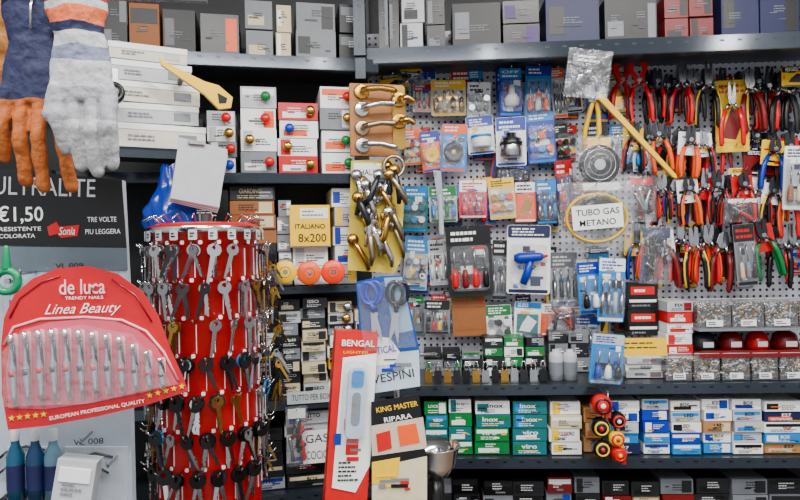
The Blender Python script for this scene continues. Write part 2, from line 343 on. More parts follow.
def pack(x0, y0, x1, y1, out, name, card, head, kind, cols, txt=None, rot=None, tcol='W', pl=PM, plastic=True, hk=True):
    u, w, W, H = pl.bb(x0, y0, x1, y1, out); b = B()
    if rot is None: rot = R.uniform(-5, 5)
    b.rbox(0, 0, W, H, 0, .0015, COL[card], W*.06)
    hh = H*R.uniform(.16, .32); b.rbox(0, H/2-hh/2-.001, W*.97, hh, -.0008, 0, COL[head], W*.05)
    b.rbox(0, -H*.46, W*.9, H*.05, -.0008, 0, COL[head], .002)
    b.busy(0, -H*.05, W*.9, H*.75, -.0006, 9, [head, tcol, cols[0], 'K', 'W', R.choice('RYCBO')])
    if txt: b.text(txt, 0, H/2-hh*.4, -.0016, W*.75, hh*.28, COL[tcol], .01); b.lines(0, H/2-hh*.8, W*.75, hh*.3, -.0014, 1, COL[tcol], .5)
    else: b.lines(0, H/2-hh*.55, W*.8, hh*.7, -.0014, R.choice([2, 3]), COL[tcol], .5)
    cont(b, kind, W, H*.66, -H*.1, cols)
    if plastic:
        t = W*.25 if W < .1 else .02
        b.rbox(0, -H*.1, W*.84, H*.64, -max(t, .014)-.004, -.001, CLEAR, W*.1)
    if hk: hook(b, H/2-.006, out)
    return b.finish(name, at(pl, u, w, out, rot, R.uniform(-10, 10)))
P = pack
P(413, 84, 431, 112, .05, 'curtain_hook_pack', 'W', 'R', 'rods', 'SR'); P(431, 80, 466, 116, .07, 'padlock_pack', 'E', 'Y', 'rods', 'AEA', rot=0)
P(467, 82, 491, 118, .06, 'chain_link_pack', 'L', 'W', 'spools', 'SgK', tcol='K'); P(499, 68, 522, 116, .08, 'funnel_blister_pack', 'B', 'C', 'lamp', 'WO', 'OFF', rot=0); P(525, 66, 551, 118, .06, 'glue_stick_pack', 'C', 'B', 'drivers', 'OWO')
P(551, 68, 566, 118, .05, 'steel_hook_pack', 'L', 'O', 'rods', 'SS')
P(380, 74, 410, 90, .04, 'hinge_card', 'Y', 'K', 'picture', 'YK', plastic=False)
P(421, 131, 441, 172, .07, 'pulley_pack', 'O', 'B', 'wheel', 'YA'); P(441, 124, 467, 172, .08, 'pulley_pack', 'C', 'O', 'wheel', 'DA'); P(467, 116, 494, 154, .07, 'thread_spool_pack', 'W', 'B', 'can', 'WC')
P(496, 117, 526, 166, .09, 'steel_filter_pack', 'W', 'B', 'can', 'SK', None, rot=0); P(527, 112, 555, 163, .07, 'blue_spool_pack', 'B', 'C', 'spools', 'BCO'); P(404, 128, 421, 165, .05, 'key_ring_pack', 'E', 'O', 'spools', 'SYR')
P(403, 186, 428, 232, .07, 'teal_fastener_pack', 'T', 'C', 'spools', 'TCW'); P(429, 186, 457, 222, .08, 'cable_clip_pack', 'L', 'G', 'rods', 'CCG'); P(459, 180, 487, 218, .08, 'marker_pen_pack', 'P', 'W', 'drivers', 'PRrR', tcol='R'); P(489, 178, 515, 219, .07, 'screw_pack', 'E', 'Y', 'spools', 'OAS', tcol='K')
P(515, 182, 536, 222, .07, 'orange_plug_pack', 'O', 'W', 'picture', 'OA', tcol='K'); P(536, 180, 557, 224, .08, 'blue_plug_pack', 'N', 'C', 'rods', 'SC')
P(494, 165, 530, 182, .05, 'drawing_pin_pack', 'D', 'B', 'rods', 'NSNK'); P(556, 160, 574, 210, .04, 'red_clamp_pack', 'V', 'R', 'drivers', 'RV')
P(447, 226, 492, 296, .1, 'screwdriver_set_pack', 'D', 'K', 'drivers', 'RrRK', None, rot=-2); P(507, 225, 550, 294, .1, 'glue_gun_pack', 'W', 'N', 'drill', 'BR', None, rot=2); P(492, 240, 508, 300, .05, 'grey_clip_pack', 'g', 'D', 'rods', 'Sg')
P(429, 240, 448, 285, .05, 'white_hook_pack', 'W', 'L', 'rods', 'WS', tcol='K'); P(404, 236, 428, 290, .05, 'wall_plug_pack', 'L', 'C', 'spools', 'LgW'); P(550, 252, 578, 304, .05, 'saw_blade_pack', 'L', 'g', 'rods', 'SD')
P(578, 262, 600, 314, .12, 'bit_set_pack', 'C', 'B', 'drivers', 'KW'); P(598, 258, 625, 322, .14, 'drill_bit_pack', 'C', 'W', 'rods', 'SSL', None, tcol='B')
P(452, 290, 486, 336, .06, 'sandpaper_pack', 'M', 'M', 'picture', 'MM', plastic=False, tcol='F'); P(424, 300, 450, 334, .07, 'mini_driver_pack', 'g', 'D', 'drivers', 'KRYK'); P(486, 305, 512, 342, .06, 'fuse_pack', 'W', 'G', 'spools', 'WgK')
P(514, 302, 541, 338, .06, 'battery_pack', 'W', 'C', 'picture', 'TW'); P(541, 304, 574, 336, .06, 'orange_tape_pack', 'O', 'W', 'picture', 'OW', None, tcol='K'); P(574, 316, 600, 350, .05, 'grey_bracket_pack', 'L', 'B', 'rods', 'SS')
for i in range(70):
    x = R.uniform(400, 645); y = R.choice([94, 150, 205, 262, 318])+R.uniform(-8, 8); w_ = R.uniform(14, 24)
    P(x, y-20, x+w_, y+R.uniform(12, 28), R.uniform(.012, .035), 'small_hardware_pack', R.choice('gLgEDDCWKB'), R.choice('BCRYOKGDKN'), R.choice(['rods', 'spools', 'picture', 'knife', 'drivers']), R.choice(['SK', 'RB', 'YK', 'CS', 'SgA', 'KD', 'rK']), plastic=R.random() < .3)
for i in range(26):
    x = R.uniform(640, 790); y = R.choice([102, 160, 215, 262])+R.uniform(-8, 8)
    P(x, y-22, x+R.uniform(14, 20), y+R.uniform(12, 22), R.uniform(.008, .014), 'small_tool_card', R.choice('gLDEKr'), R.choice('BRYKK'), R.choice(['picture', 'spools']), R.choice(['SK', 'RB', 'DK', 'rS']), plastic=False)

def redbox(x0, y0, x1, y1, out, pl=PM, rows=2):
    u, w, W, H = pl.bb(x0, y0, x1, y1, out); b = B()
    for i in range(rows):
        z = H*(-.5+(i+.5)/rows); b.box((0, .02, z), (W, .04, H/rows-.002), BLACK); b.box((0, -.0005, z+H*.18/rows), (W*.8, .001, H*.3/rows), RED); b.lines(0, z+H*.18/rows, W*.6, H*.2/rows, -.002, 1, WHITE); b.box((0, -.0005, z-H*.2/rows), (W*.9, .001, H*.1/rows), WHITE); b.lines(0, z-H*.37/rows, W*.8, H*.12/rows, -.002, 1, GREY)
    hook(b, H/2, out); b.finish('black_bulb_box_column', at(pl, u, w, out), bevel=.0008)
redbox(628, 282, 658, 336, .12)
b = B(); u, w, W, H = PM.bb(619, 338, 667, 356, .275); b.box((0, .001, 0), (W, .002, H), YEL); b.lines(-W*.05, H*.1, W*.7, H*.5, -.001, 2, BLACK, .25); b.tube([(0, .27, H*.45), (0, 0, H*.45)], .0015, STEEL); b.finish('yellow_price_tag', at(PM, u, w, .275))

# ------------------------------------------------------------ pliers
def pliers(b, L, col, jaw='comb', opn=.12, col2=None, metal=None):
    metal = metal or DSTEEL
    for s_ in (-1, 1):
        T = b.T.copy(); b.T = b.T @ Mx.Translation((0, s_*.0035, 0)) @ Mx.Rotation(s_*opn, 4, 'Y')
        k = s_
        if jaw == 'needle': o = [(0, -.01), (k*.011, -.004), (k*.012, .014), (k*.005, L*.3), (0, L*.3)]
        elif jaw == 'cutter': o = [(0, -.01), (k*.014, -.006), (k*.02, .01), (k*.012, L*.16), (0, L*.2), (k*.003, L*.08)]
        elif jaw == 'wrench': o = [(0, -.012), (k*.012, -.008), (k*.016, .01), (k*.028, L*.2), (k*.02, L*.28), (k*.004, L*.26), (k*.012, L*.16), (k*.002, L*.06)]
        else: o = [(0, -.012), (k*.013, -.006), (k*.016, .012), (k*.011, L*.22), (k*.002, L*.24), (0, L*.1)]
        b.prism(o, -.003, .003, metal)
        h = -k
        pth = [(h*.006, 0, -.006), (h*L*.075, 0, -L*.12), (h*L*.105, 0, -L*.28), (h*L*.1, 0, -L*.45), (h*L*.075, 0, -L*.62), (h*L*.085, 0, -L*.66)]
        b.tube(pth[:2], [.005, .005], metal, 8)
        b.tube(pth[1:], [L*.034, L*.042, L*.04, L*.036, L*.02], col, 8, flat=.8)
        if col2: b.tube([(p[0]*1.0+h*.0055, p[1]-.0035, p[2]) for p in pth[1:5]], L*.016, col2, 6)
        b.T = T
    b.cyl((0, -.009, 0), (0, .009, 0), .007, .007, STEEL, 12)
def plier(cx, y0, y1, col, jaw, out=.06, rot=0, col2=None, opn=.12, metal=None, name='pliers', card=None, n=1):
    u, w, W, H = PM.bb(cx-10, y0, cx+10, y1, out); L = H/.92; b = B()
    zc = H*.5-L*.27
    for i in range(n):
        b.T = Mx.Translation((0, i*.022, zc)); pliers(b, L, COL[col], jaw, opn, COL[col2] if col2 else None, metal)
    b.T = Mx.Identity(4)
    if card: b.rbox(0, zc-L*.05, L*.36, L*.4, .012, .0135, COL[card], .004); b.busy(0, zc-L*.05, L*.32, L*.36, .0115, 6, 'KRWYB')
    b.tube([(-.012, out, zc-.022), (-.012, -.03, zc-.022), (-.012, -.036, zc-.016)], .0018, STEEL, 6); b.tube([(.012, out, zc-.022), (.012, -.03, zc-.022), (.012, -.036, zc-.016)], .0018, STEEL, 6)
    b.finish(name, at(PM, u, w, out, rot))
PLR = [(622, 64, 118, 'R', 'wrench', .08, 3), (640, 62, 124, 'R', 'wrench', .1, -4), (657, 66, 118, 'R', 'comb', .07, 2), (682, 62, 124, 'R', 'needle', .09, 3), (694, 64, 120, 'K', 'cutter', .07, -3), (708, 64, 128, 'K', 'needle', .08, 2), (752, 66, 132, 'r', 'comb', .08, -6), (768, 68, 130, 'R', 'needle', .06, 4), (784, 68, 135, 'D', 'comb', .07, 0), (798, 66, 130, 'K', 'needle', .07, 0),
       (660, 118, 172, 'O', 'cutter', .08, -8), (676, 128, 178, 'G', 'comb', .06, 5), (690, 124, 178, 'O', 'comb', .1, 4), (704, 126, 180, 'K', 'cutter', .08, -4), (774, 132, 190, 'B', 'cutter', .09, 6), (790, 130, 185, 'r', 'comb', .08, 0),
       (662, 172, 220, 'K', 'comb', .08, 0), (676, 174, 224, 'Y', 'cutter', .07, 3), (690, 172, 226, 'O', 'cutter', .1, -4), (704, 170, 222, 'r', 'needle', .08, 3), (718, 168, 224, 'K', 'comb', .1, -3), (731, 172, 226, 'R', 'comb', .08, 5), (745, 168, 222, 'R', 'cutter', .11, -4), (760, 172, 228, 'K', 'needle', .07, 2), (773, 176, 226, 'K', 'comb', .09, 6), (788, 178, 238, 'R', 'comb', .1, -3),
       (650, 222, 280, 'R', 'cutter', .08, 4), (664, 222, 290, 'r', 'comb', .1, -6), (680, 218, 282, 'R', 'needle', .08, 3), (695, 224, 290, 'K', 'comb', .09, -3), (708, 222, 284, 'R', 'comb', .07, 2), (722, 226, 292, 'r', 'cutter', .09, 5), (737, 220, 278, 'D', 'comb', .08, -5), (766, 216, 280, 'G', 'comb', .12, -12), (781, 222, 288, 'K', 'cutter', .08, 4), (794, 225, 282, 'R', 'needle', .08, -4),
       (634, 120, 172, 'K', 'comb', .05, 3), (648, 168, 220, 'R', 'cutter', .05, -4), (636, 225, 280, 'B', 'needle', .05, 4)]
for i, a in enumerate(PLR):
    plier(a[0], a[1], a[2], a[3], a[4], a[5], a[6], col2=R.choice([None, 'K', 'K', 'O']) if a[3] not in 'K' else R.choice(['R', 'R', None, 'Y']), opn=R.uniform(.05, .15), metal=RED if a[4] == 'wrench' else R.choice([DSTEEL, STEEL, DSTEEL]), name='pipe_pliers' if a[4] == 'wrench' else 'pliers', card=R.choice([None, None, None, 'W', 'Y', 'R']) if i > 9 else None, n=2 if i % 3 == 0 else 1)
for y in (67, 122, 172, 222):
    x = 646+R.uniform(0, 6)
    while x < 806:
        h = R.uniform(44, 60); plier(x, y+R.uniform(-1, 6), y+h, R.choice('RRrKKOrDB' if y > 100 else 'RRrKKD'), R.choice(['comb', 'needle', 'cutter']), R.uniform(.03, .045), R.uniform(-7, 7), col2=R.choice([None, None, 'K', 'R']), opn=R.uniform(.04, .12)); x += R.uniform(15, 21)
P(716, 80, 748, 152, .06, 'wrench_card', 'Y', 'Y', 'picture', 'Yr', None, rot=0, tcol='R', plastic=False)
plier(732, 84, 146, 'R', 'needle', .09, 0, metal=STEEL, name='wire_stripper')
P(728, 168, 760, 198, .055, 'white_tool_card', 'W', 'Y', 'picture', 'WK', plastic=False, tcol='K'); P(742, 150, 778, 176, .055, 'tool_card', 'r', 'K', 'picture', 'rK', plastic=False)
P(784, 146, 812, 210, .13, 'brush_bag', 'L', 'W', 'drivers', 'MEM', tcol='N'); P(782, 66, 812, 86, .1, 'yellow_tool_card', 'Y', 'K', 'picture', 'YK', plastic=False)
P(735, 224, 756, 286, .12, 'chisel_bag', 'g', 'D', 'drivers', 'EgK', tcol='R')
def seg(p0, p1, out, pl): a = pl.hit(*p0, out); c = pl.hit(*p1, out); return V((a[0], -out, a[1])), V((c[0], -out, c[1]))
u, w = PM.hit(632, 120, .15); b = B(); a, c = seg((592, 88), (674, 176), .15, PM); o = V((u, -.15, w)); a -= o; c -= o; d = (c-a).normalized(); n = V((-d.z, 0, d.x))
b.prism([((a+n*.01).x, (a+n*.01).z), ((a-n*.01).x, (a-n*.01).z), ((c-n*.006).x, (c-n*.006).z), ((c+d*.01).x, (c+d*.01).z), ((c+n*.006).x, (c+n*.006).z)], -.006, .006, YEL)
q = a-d*.012; b.prism([((q+n*.03).x, (q+n*.03).z), ((q-n*.03).x, (q-n*.03).z), ((q-n*.034+d*.022).x, (q-n*.034+d*.022).z), ((a-n*.008+d*.03).x, (a-n*.008+d*.03).z), ((a+n*.012+d*.03).x, (a+n*.012+d*.03).z)], -.008, .008, STEEL)
q = a-d*.045; b.prism([((q+n*.03).x, (q+n*.03).z), ((q-n*.012).x, (q-n*.012).z), ((q-n*.012+d*.02).x, (q-n*.012+d*.02).z), ((q+n*.012+d*.03).x, (q+n*.012+d*.03).z)], -.008, .008, DSTEEL); b.tube([tuple(q+n*.02), tuple(a+n*.02)], .005, DSTEEL, 8)
b.tube([(0, .15, -.002), (0, -.01, -.002)], .002, STEEL, 6)
b.finish('yellow_pipe_wrench', PM.M @ Mx.Translation(o))
u, w = PM.hit(594, 112, .13); b = B()
b.T = Mx.Rotation(.12, 4, 'Y')
for i, x in enumerate((-.022, .022)): b.tube([(x*.2, 0, .04), (x*.6, 0, 0), (x, 0, -.06), (x*.8, 0, -.12)], [.006, .008, .008, .006], YEL, 8)
b.prism([(-.02, .03), (.02, .03), (.03, .07), (.012, .1), (.01, .07), (-.01, .07), (-.012, .1), (-.03, .07)], -.006, .006, STEEL); b.T = Mx.Identity(4); b.tube([(0, .13, .03), (0, -.01, .03)], .002, STEEL, 6)
b.finish('yellow_chain_pliers', at(PM, u, w, .13))
def bag(x0, y0, x1, y1, out, name, inner, rot=0, pl=PM, mat=None, hk=None):
    u, w, W, H = pl.bb(x0, y0, x1, y1, out); b = B()
    inner(b, W, H)
    nx, nz = 10, 12
    for yy, sg in ((-.006, -1), (.004, 1)):
        vs = []; fs = []
        for i in range(nx+1):
            for j in range(nz+1):
                x = W*(i/nx-.5); z = H*(j/nz-.5); e = sin(pi*i/nx)*sin(pi*j/nz); vs.append((x, yy+sg*(e*.014+R.uniform(-.002, .003)), z))
        for i in range(nx):
            for j in range(nz): fs.append((i*(nz+1)+j, (i+1)*(nz+1)+j, (i+1)*(nz+1)+j+1, i*(nz+1)+j+1))
        b.add(vs, fs, mat or BAG, True)
    hook(b, H/2-.01, out if hk is None else hk)
    b.finish(name, at(pl, u, w, out, rot))
def in_hose(b, W, H):
    r = W*.42; hy = m((225, 180, 10), .35)
    for i in range(5): b.ring((R.uniform(-.003, .003), -.01+i*.004, -H*.02+R.uniform(-.003, .003)), r-.005*(i % 2), .0042, hy if i != 1 else m((130, 120, 50), .4), n=30, sz=.8)
    b.box((0, -.0205, 0), (W*.7, .001, H*.34), WHITE, Mx.Rotation(-.06, 3, 'Y')); b.text('TUBO GAS', 0, H*.07, -.0216, W*.6, H*.09, BLACK, .01, rot=.06); b.text('METANO', 0, -H*.08, -.0216, W*.5, H*.09, BLACK, .01, rot=.06)
bag(560, 182, 632, 252, .16, 'coiled_gas_hose', in_hose)
def in_tap(b, W, H): b.box((0, -.006, H*.3), (W*.8, .001, H*.26), BLACK); b.lines(0, H*.3, W*.6, H*.16, -.0072, 2, WHITE, .5); b.tube([(-W*.25, 0, -H*.35), (-W*.2, 0, -.01), (0, 0, .005), (W*.2, 0, -H*.1), (W*.25, 0, -H*.35)], .006, CHROME); b.lathe([(0, .01), (.014, .008), (.016, -.01), (0, -.012)], CHROME, (0, 0, .005), 14)
bag(566, 50, 610, 98, .3, 'kitchen_tap_bag', in_tap, 8, hk=.026)
def in_wheel(b, W, H): b.lathe([(.004, -.012), (W*.28, -.012), (W*.44, -.008), (W*.44, .006), (.004, .006)], BLACK, (0, 0, 0), 24, 'y'); b.ring((0, -.012, 0), W*.34, .0025, STEEL); b.ring((0, -.013, 0), W*.24, .002, GREY); b.cyl((0, -.015, 0), (0, -.01, 0), W*.12, W*.12, LGREY); b.box((0, -.02, -H*.38), (W*.8, .001, H*.12), WHITE); b.box((0, -.004, H*.38), (W*.5, .001, H*.18), YEL)
bag(576, 136, 622, 194, .13, 'shower_drain_bag', in_wheel)
def in_red(b, W, H):
    for i in range(9): b.capsule((W*R.uniform(-.35, .35), 0, H*R.uniform(-.4, .3)), (W*R.uniform(-.35, .35), 0, H*R.uniform(-.4, .3)), .006, .006, R.choice([RED, STEEL, BLACK, DRED, BLACK]))
    b.box((0, -.003, H*.38), (W*.8, .001, H*.16), R.choice([RED, YEL, NAVY, WHITE]))
bag(626, 176, 656, 222, .1, 'red_fitting_bag', in_red); bag(640, 226, 672, 284, .13, 'red_clamp_bag', in_red, 4); bag(574, 258, 600, 300, .08, 'fitting_bag', in_red); bag(398, 68, 424, 88, .06, 'fitting_bag', in_red)
bag(724, 198, 760, 222, .12, 'washer_bag', in_red); bag(548, 300, 580, 334, .1, 'screw_bag', in_red)
P(590, 334, 624, 384, .29, 'blue_bit_pack', 'C', 'L', 'drivers', 'BWK', None, rot=6, tcol='B', hk=False)
u, w, W, H = PM.bb(430, 168, 450, 240, .1); b = B(); b.capsule((-.01, 0, -H*.4), (.004, 0, H*.1), .009, .006, LGREY, 10, .5); b.prism([(-.006, H*.05), (.012, H*.05), (.02, H*.45), (-.004, H*.48)], -.001, .001, STEEL); hook(b, H*.4, .1); b.finish('putty_knife', at(PM, u, w, .1, -8))

# ------------------------------------------------------------ handles
def lever(b, x, y, z, L, mat, vert=0):
    b.lathe([(0, -.008), (.02, -.008), (.023, -.005), (.023, 0), (0, 0)], mat, (x, y, z), 20, 'y'); d = V((cos(vert), 0, sin(vert))); c = V((x, y, z))
    b.tube([c, c+V((0, -.03, 0)), c+V((0, -.04, 0))+d*.012, c+V((0, -.042, 0))+d*L*.5+V((0, 0, .004)), c+V((0, -.04, 0))+d*L*.9, c+V((0, -.032, 0))+d*L], [.008, .008, .009, .008, .009, .006], mat, 10)
u, w, W, H = PL.bb(350, 84, 409, 156, .29); b = B(); WOOD = m((165, 104, 45), .4, scale=25)
b.rbox(-W*.1, 0, W*.8, H, 0, .016, WOOD, .004)
b.rbox(W*.32, H*.04, W*.22, H*.9, -.006, 0, BRASS, .01)
for i, (z, mt) in enumerate(((.38, BRASS), (.14, CHROME), (-.12, SATIN), (-.36, STEEL))): lever(b, W*-.3, -.001, H*z, W*.55, mt, R.uniform(-.12, .12))
for z in (.28, -.02): lever(b, W*.32, -.006, H*z, .04, BRASS, -.3)
b.finish('door_handle_display_board', at(PL, u, w, .29), bevel=.0008)
u, w, W, H = PL.bb(347, 158, 405, 274, .3); b = B()
b.prism([(-W*.4, H*.48), (W*.32, H*.5), (W*.5, H*.1), (W*.42, -H*.4), (W*.3, -H*.5), (-W*.5, -H*.46)], .012, .0135, m((205, 180, 50), .5)); b.box((-W*.06, .011, H*.38), (W*.6, .001, H*.16), WHITE); b.text('HALIKY', -W*.06, H*.38, .0095, W*.4, H*.05, BLACK, .01)
for i in range(24):
    x = R.uniform(-.3, .38)*W; z = R.uniform(-.34, .3)*H; b.T = Mx.Translation((x, R.uniform(-.03, .005), z)) @ Mx.Rotation(R.uniform(-.5, .5), 4, 'Y'); b.tube([(0, 0, .045), (0, -.01, .02), (.004, -.01, -.03), (.0, 0, -.055)], [.006, .009, .01, .006], R.choice([BRASS, SATIN, CHROME, SATIN, DSTEEL]), 8); b.lathe([(0, -.006), (.016, -.004), (.018, 0), (0, 0)], R.choice([BRASS, STEEL]), (0, 0, .045), 14, 'y')
b.T = Mx.Identity(4)
b.ring((W*.3, -.02, H*.42), .03, .005, SATIN, n=18)
b.tube([(0, .03, H*.46), (0, -.01, H*.46)], .002, STEEL, 6); b.finish('door_handle_bundle', at(PL, u, w, .3))

# ------------------------------------------------------------ shelf S2
def padlocks(x0, x1, y0, n):
    a = PM.hit(x0, 380, .24)[0]; c = PM.hit(x1, 380, .24)[0]; wt = PM.hit((x0+x1)/2, y0, .24)[1]; b = B(); s_ = (c-a)/n; H = wt-S2
    for i in range(n):
        x = -(c-a)/2+s_*(i+.5); mt = R.choice([BRASS, STEEL, BRASS, BLACK, DSTEEL]); b.rbox(x, H*.28, s_*.78, H*.55, -.006, .006, mt, .003)
        b.tube([(x-s_*.22, 0, H*.5), (x-s_*.22, 0, H*.75), (x-s_*.12, 0, H*.93), (x+s_*.12, 0, H*.93), (x+s_*.22, 0, H*.75), (x+s_*.22, 0, H*.5)], .0025, CHROME, 6)
    b.finish('row_of_padlocks', at(PM, (a+c)/2, S2, .24))
padlocks(424, 548, 360, 13)
stack('stack_of_hinge_boxes', PM, 424, 482, 352, S2, .15, .12, 3, 3, [('D', 'W', 'W'), ('K', 'D', 'W'), ('g', 'G', 'K')]); stack('stack_of_hinge_boxes', PM, 484, 545, 338, S2, .16, .12, 4, 3, [('W', 'D', 'K'), ('G', 'W', 'W'), ('D', 'W', 'W'), ('K', 'g', 'W')])
for x in (556, 570):
    u, w, W, H = PM.bb(x-7, 355, x+7, 385, .2); b = B(); r = W/2; b.lathe([(0, 0), (r, 0), (r, H*.8), (r*.8, H*.9), (r*.5, H*.92), (r*.5, H), (0, H)], LGREY, n=20); b.lathe([(r*1.01, H*.2), (r*1.01, H*.6)], GREY, n=20); b.finish('spray_can', at(PM, u, S2, .2))
stack('stack_of_plumbing_boxes', PM, 548, 590, 330, S2, .1, .08, 3, 2, [('D', 'g', 'W'), ('g', 'D', 'W')]); stack('white_switch_box', PM, 626, 664, 358, S2, .2, .14, 3, 1, [('W', 'g', 'K'), ('L', 'B', 'K')])
stack('stack_of_red_white_boxes', PM, 667, 694, 302, S2, .2, .15, 7, 1, [('W', 'R', 'K'), ('R', 'W', 'W'), ('W', 'R', 'K'), ('L', 'r', 'K')], ['FIX'])
SCR = m((95, 88, 75), .35, .7, noise=.9, scale=220)
def screwbin(x0, y0, x1, y1, wb, out=.22, d=.16, tint=STEEL):
    u, w, W, H = PM.bb(x0, y0, x1, y1, out); b = B(); W -= .003; t = .002
    b.box((0, 0, H/2), (W, t, H), BIN); b.box((0, d/2, t/2), (W, d, t), BIN)
    for s_ in (-1, 1): b.box((s_*W/2, d/2, H/2), (t, d, H), BIN)
    b.tube([(-W/2, -.001, H), (W/2, -.001, H)], .0015, LGREY, 6)
    b.box((0, -.003, H*.17), (W*.5, .001, H*.22), WHITE); b.lines(0, H*.17, W*.4, H*.14, -.0045, 2, BLACK, .4)
    b.box((0, d*.5, H*.38), (W*.92, d*.86, H*.6), SCR)
    for i in range(150):
        p = V((R.uniform(-.44, .44)*W, R.uniform(.003, .012), R.uniform(.08, .72)*H)) if i < 90 else V((R.uniform(-.44, .44)*W, R.uniform(.01, d*.8), R.uniform(.68, .76)*H)); dr = V((R.uniform(-1, 1), R.uniform(-.25, .25), R.uniform(-.6, .6))).normalized()*.009
        b.tube([p-dr, p+dr], [.003, .0012], R.choice([tint, BRASS, LGREY, DSTEEL]), 5)
    b.finish('clear_screw_bin', at(PM, u, wb, out))
w2 = PM.hit(745, 328, .22)[1]
for x0, x1 in ((697, 731), (732, 764), (765, 798), (799, 830)): screwbin(x0, 298, x1, 327, w2+.001)
b = B(); uu0 = PM.hit(696, 328, .22)[0]; uu1 = PM.hit(832, 328, .22)[0]; b.box(((uu1+uu0)/2, -.12, w2-.003), (uu1-uu0, .24, .006), GREY)
b.finish('bin_ledge', PM.M)
w3 = PM.hit(745, 354, .22)[1]
b = B(); b.box(((uu1+uu0)/2, -.12, w3+.002), (uu1-uu0, .24, .005), DRED); b.box(((uu1+uu0)/2, -.24, w3+.004), (uu1-uu0, .004, .02), DRED)
b.finish('bin_ledge', PM.M)
for x0, x1 in ((696, 722), (724, 750), (752, 776), (778, 806)):
    u, w, W, H = PM.bb(x0, 332, x1, 350, .2); b = B(); b.lathe([(0, 0), (W*.46, 0), (W*.48, H*.3), (W*.4, H*.8), (W*.2, H), (0, H)], R.choice([DRED, DARK, RED, DRED]), n=18); b.box((0, -W*.47, H*.35), (W*.4, .002, H*.3), WHITE); b.finish('tape_dispenser', at(PM, u, w3+.006, .16))
for x0, x1 in ((666, 692), (694, 720), (722, 750), (752, 778), (780, 806)): screwbin(x0, 357, x1, 384, S2+.001, .24, .15)

# ------------------------------------------------------------ bottom shelf boxes
tp = [('T', 'W', 'W'), ('W', 'T', 'K'), ('T', 'G', 'W'), ('G', 'W', 'W'), ('T', 'C', 'W')]
for a in [(424, 448, 402, 4), (449, 473, 400, 4), (474, 510, 402, 4), (511, 547, 402, 4)]:
    stack('stack_of_teal_lock_boxes', PM, a[0], a[1], a[2], S3, .25, .2, a[3], 1, tp, ['viro', 'LOCK', 'Inox'], pp='TWYK')
stack('stack_of_yellow_white_boxes', PM, 549, 581, 403, S3, .25, .2, 4, 1, [('Y', 'W', 'K'), ('W', 'Y', 'K'), ('E', 'W', 'K')], ['CILINDRO']); stack('kraft_box_stack', PM, 583, 606, 408, S3, .23, .2, 3, 1, [('F', 'M', 'K')])
bp = [('W', 'B', 'K'), ('B', 'W', 'W'), ('L', 'C', 'K'), ('C', 'W', 'W'), ('W', 'K', 'K'), ('N', 'O', 'W')]
for a in [(608, 640, 402, 5), (642, 670, 400, 5), (671, 702, 402, 5), (703, 732, 400, 5), (733, 764, 400, 5), (765, 806, 402, 5)]:
    stack('stack_of_bulb_boxes', PM, a[0], a[1], a[2], S3, .25, .2, a[3], 1, bp+([('F', 'E', 'K')]*2 if a[0] > 700 else []), ['LED', 'E27', 'BOX'], pp='KOBYg')
for a in [(424, 480, 480), (482, 545, 482), (547, 600, 478), (602, 660, 482), (662, 730, 480), (732, 806, 480)]:
    stack('stack_of_cartons', PM, a[0], a[1], a[2], S4, .22, .18, 4, 2, [('g', 'D', 'K'), ('r', 'W', 'W'), ('g', 'B', 'K'), ('F', 'E', 'K'), ('D', 'K', 'W'), ('K', 'D', 'W')], pp='KDg')
u, w, W, H = PM.bb(588, 392, 628, 462, .32); b = B()
b.tube([(0, .045, H*.5), (0, -.005, H*.5), (0, -.01, H*.35)], .002, STEEL, 6)
for x, z, c, q in ((-.15, .32, RED, 1.15), (.24, .1, BLACK, .9), (-.2, .0, BLACK, 1.05), (.2, -.16, YEL, .9), (-.18, -.3, BLACK, 1), (.25, -.38, RED, .9)):
    r = W*.24*q
    b.lathe([(0, -.02), (r*.5, -.02), (r*.9, -.01), (r, .01), (0, .014)], c, (x*W, 0, z*H), 18, 'y'); b.ring((x*W, -.018, z*H), r*.62, .003, R.choice([YEL, BLACK, RED]), n=16); b.ell((x*W, -.02, z*H), (r*.25, .004, r*.25), R.choice([YEL, WHITE, RED]))
    b.box((x*W+r*.5, -.004, z*H-r*.9), (r*.5, .012, r*.5), c)
    b.tube([(0, -.005, H*.4), (x*W, -.005, z*H+r*.8)], .002, BLACK, 5)
b.finish('pull_cord_reel_cluster', at(PM, u, w, .32))

# ------------------------------------------------------------ near left shelf
us = [PS.hit(x, 150, .2)[0] for x in (92, 212)]; wS = PS.hit(150, 148, .2)[1]
b = B(); b.box(((us[0]+us[1])/2, -.1, wS-.004), (us[1]-us[0], .22, .006), SHELF); b.box(((us[0]+us[1])/2, -.208, wS-.014), (us[1]-us[0], .004, .024), SHELF); b.box((us[0]-.03, .02, 1.25), (.03, .03, 2.5), SHELFD); b.box((us[0]-.02, -.08, wS-.02), (.01, .2, .02), SHELFD)
b.finish('side_shelf_unit', PS.M)
zz = wS
for i, (x0, x1, h) in enumerate([(112, 205, .06), (114, 198, .05), (110, 200, .052), (112, 192, .05), (110, 188, .042)]):
    u, w, W, H = PS.bb(x0, 100, x1, 110, .2); b = B(); b.box((0, .09, h/2), (W, .18, h-.002), LGREY if i % 2 else m((212, 206, 194), .5)); b.box((0, .09, h-.009), (W+.003, .183, .014), WHITE)
    b.lines(-W*.2, h*.4, W*.3, h*.3, -.003, 2, GREY, .4); b.box((W*.3, -.001, h*.4), (W*.2, .001, h*.4), R.choice([LGREY, GREY]))
    b.finish('white_storage_box', at(PS, u, zz, .2, 0, R.uniform(-5, 5)), bevel=.001); zz += h
u, w, W, H = PS.bb(160, 62, 232, 108, .26); b = B()
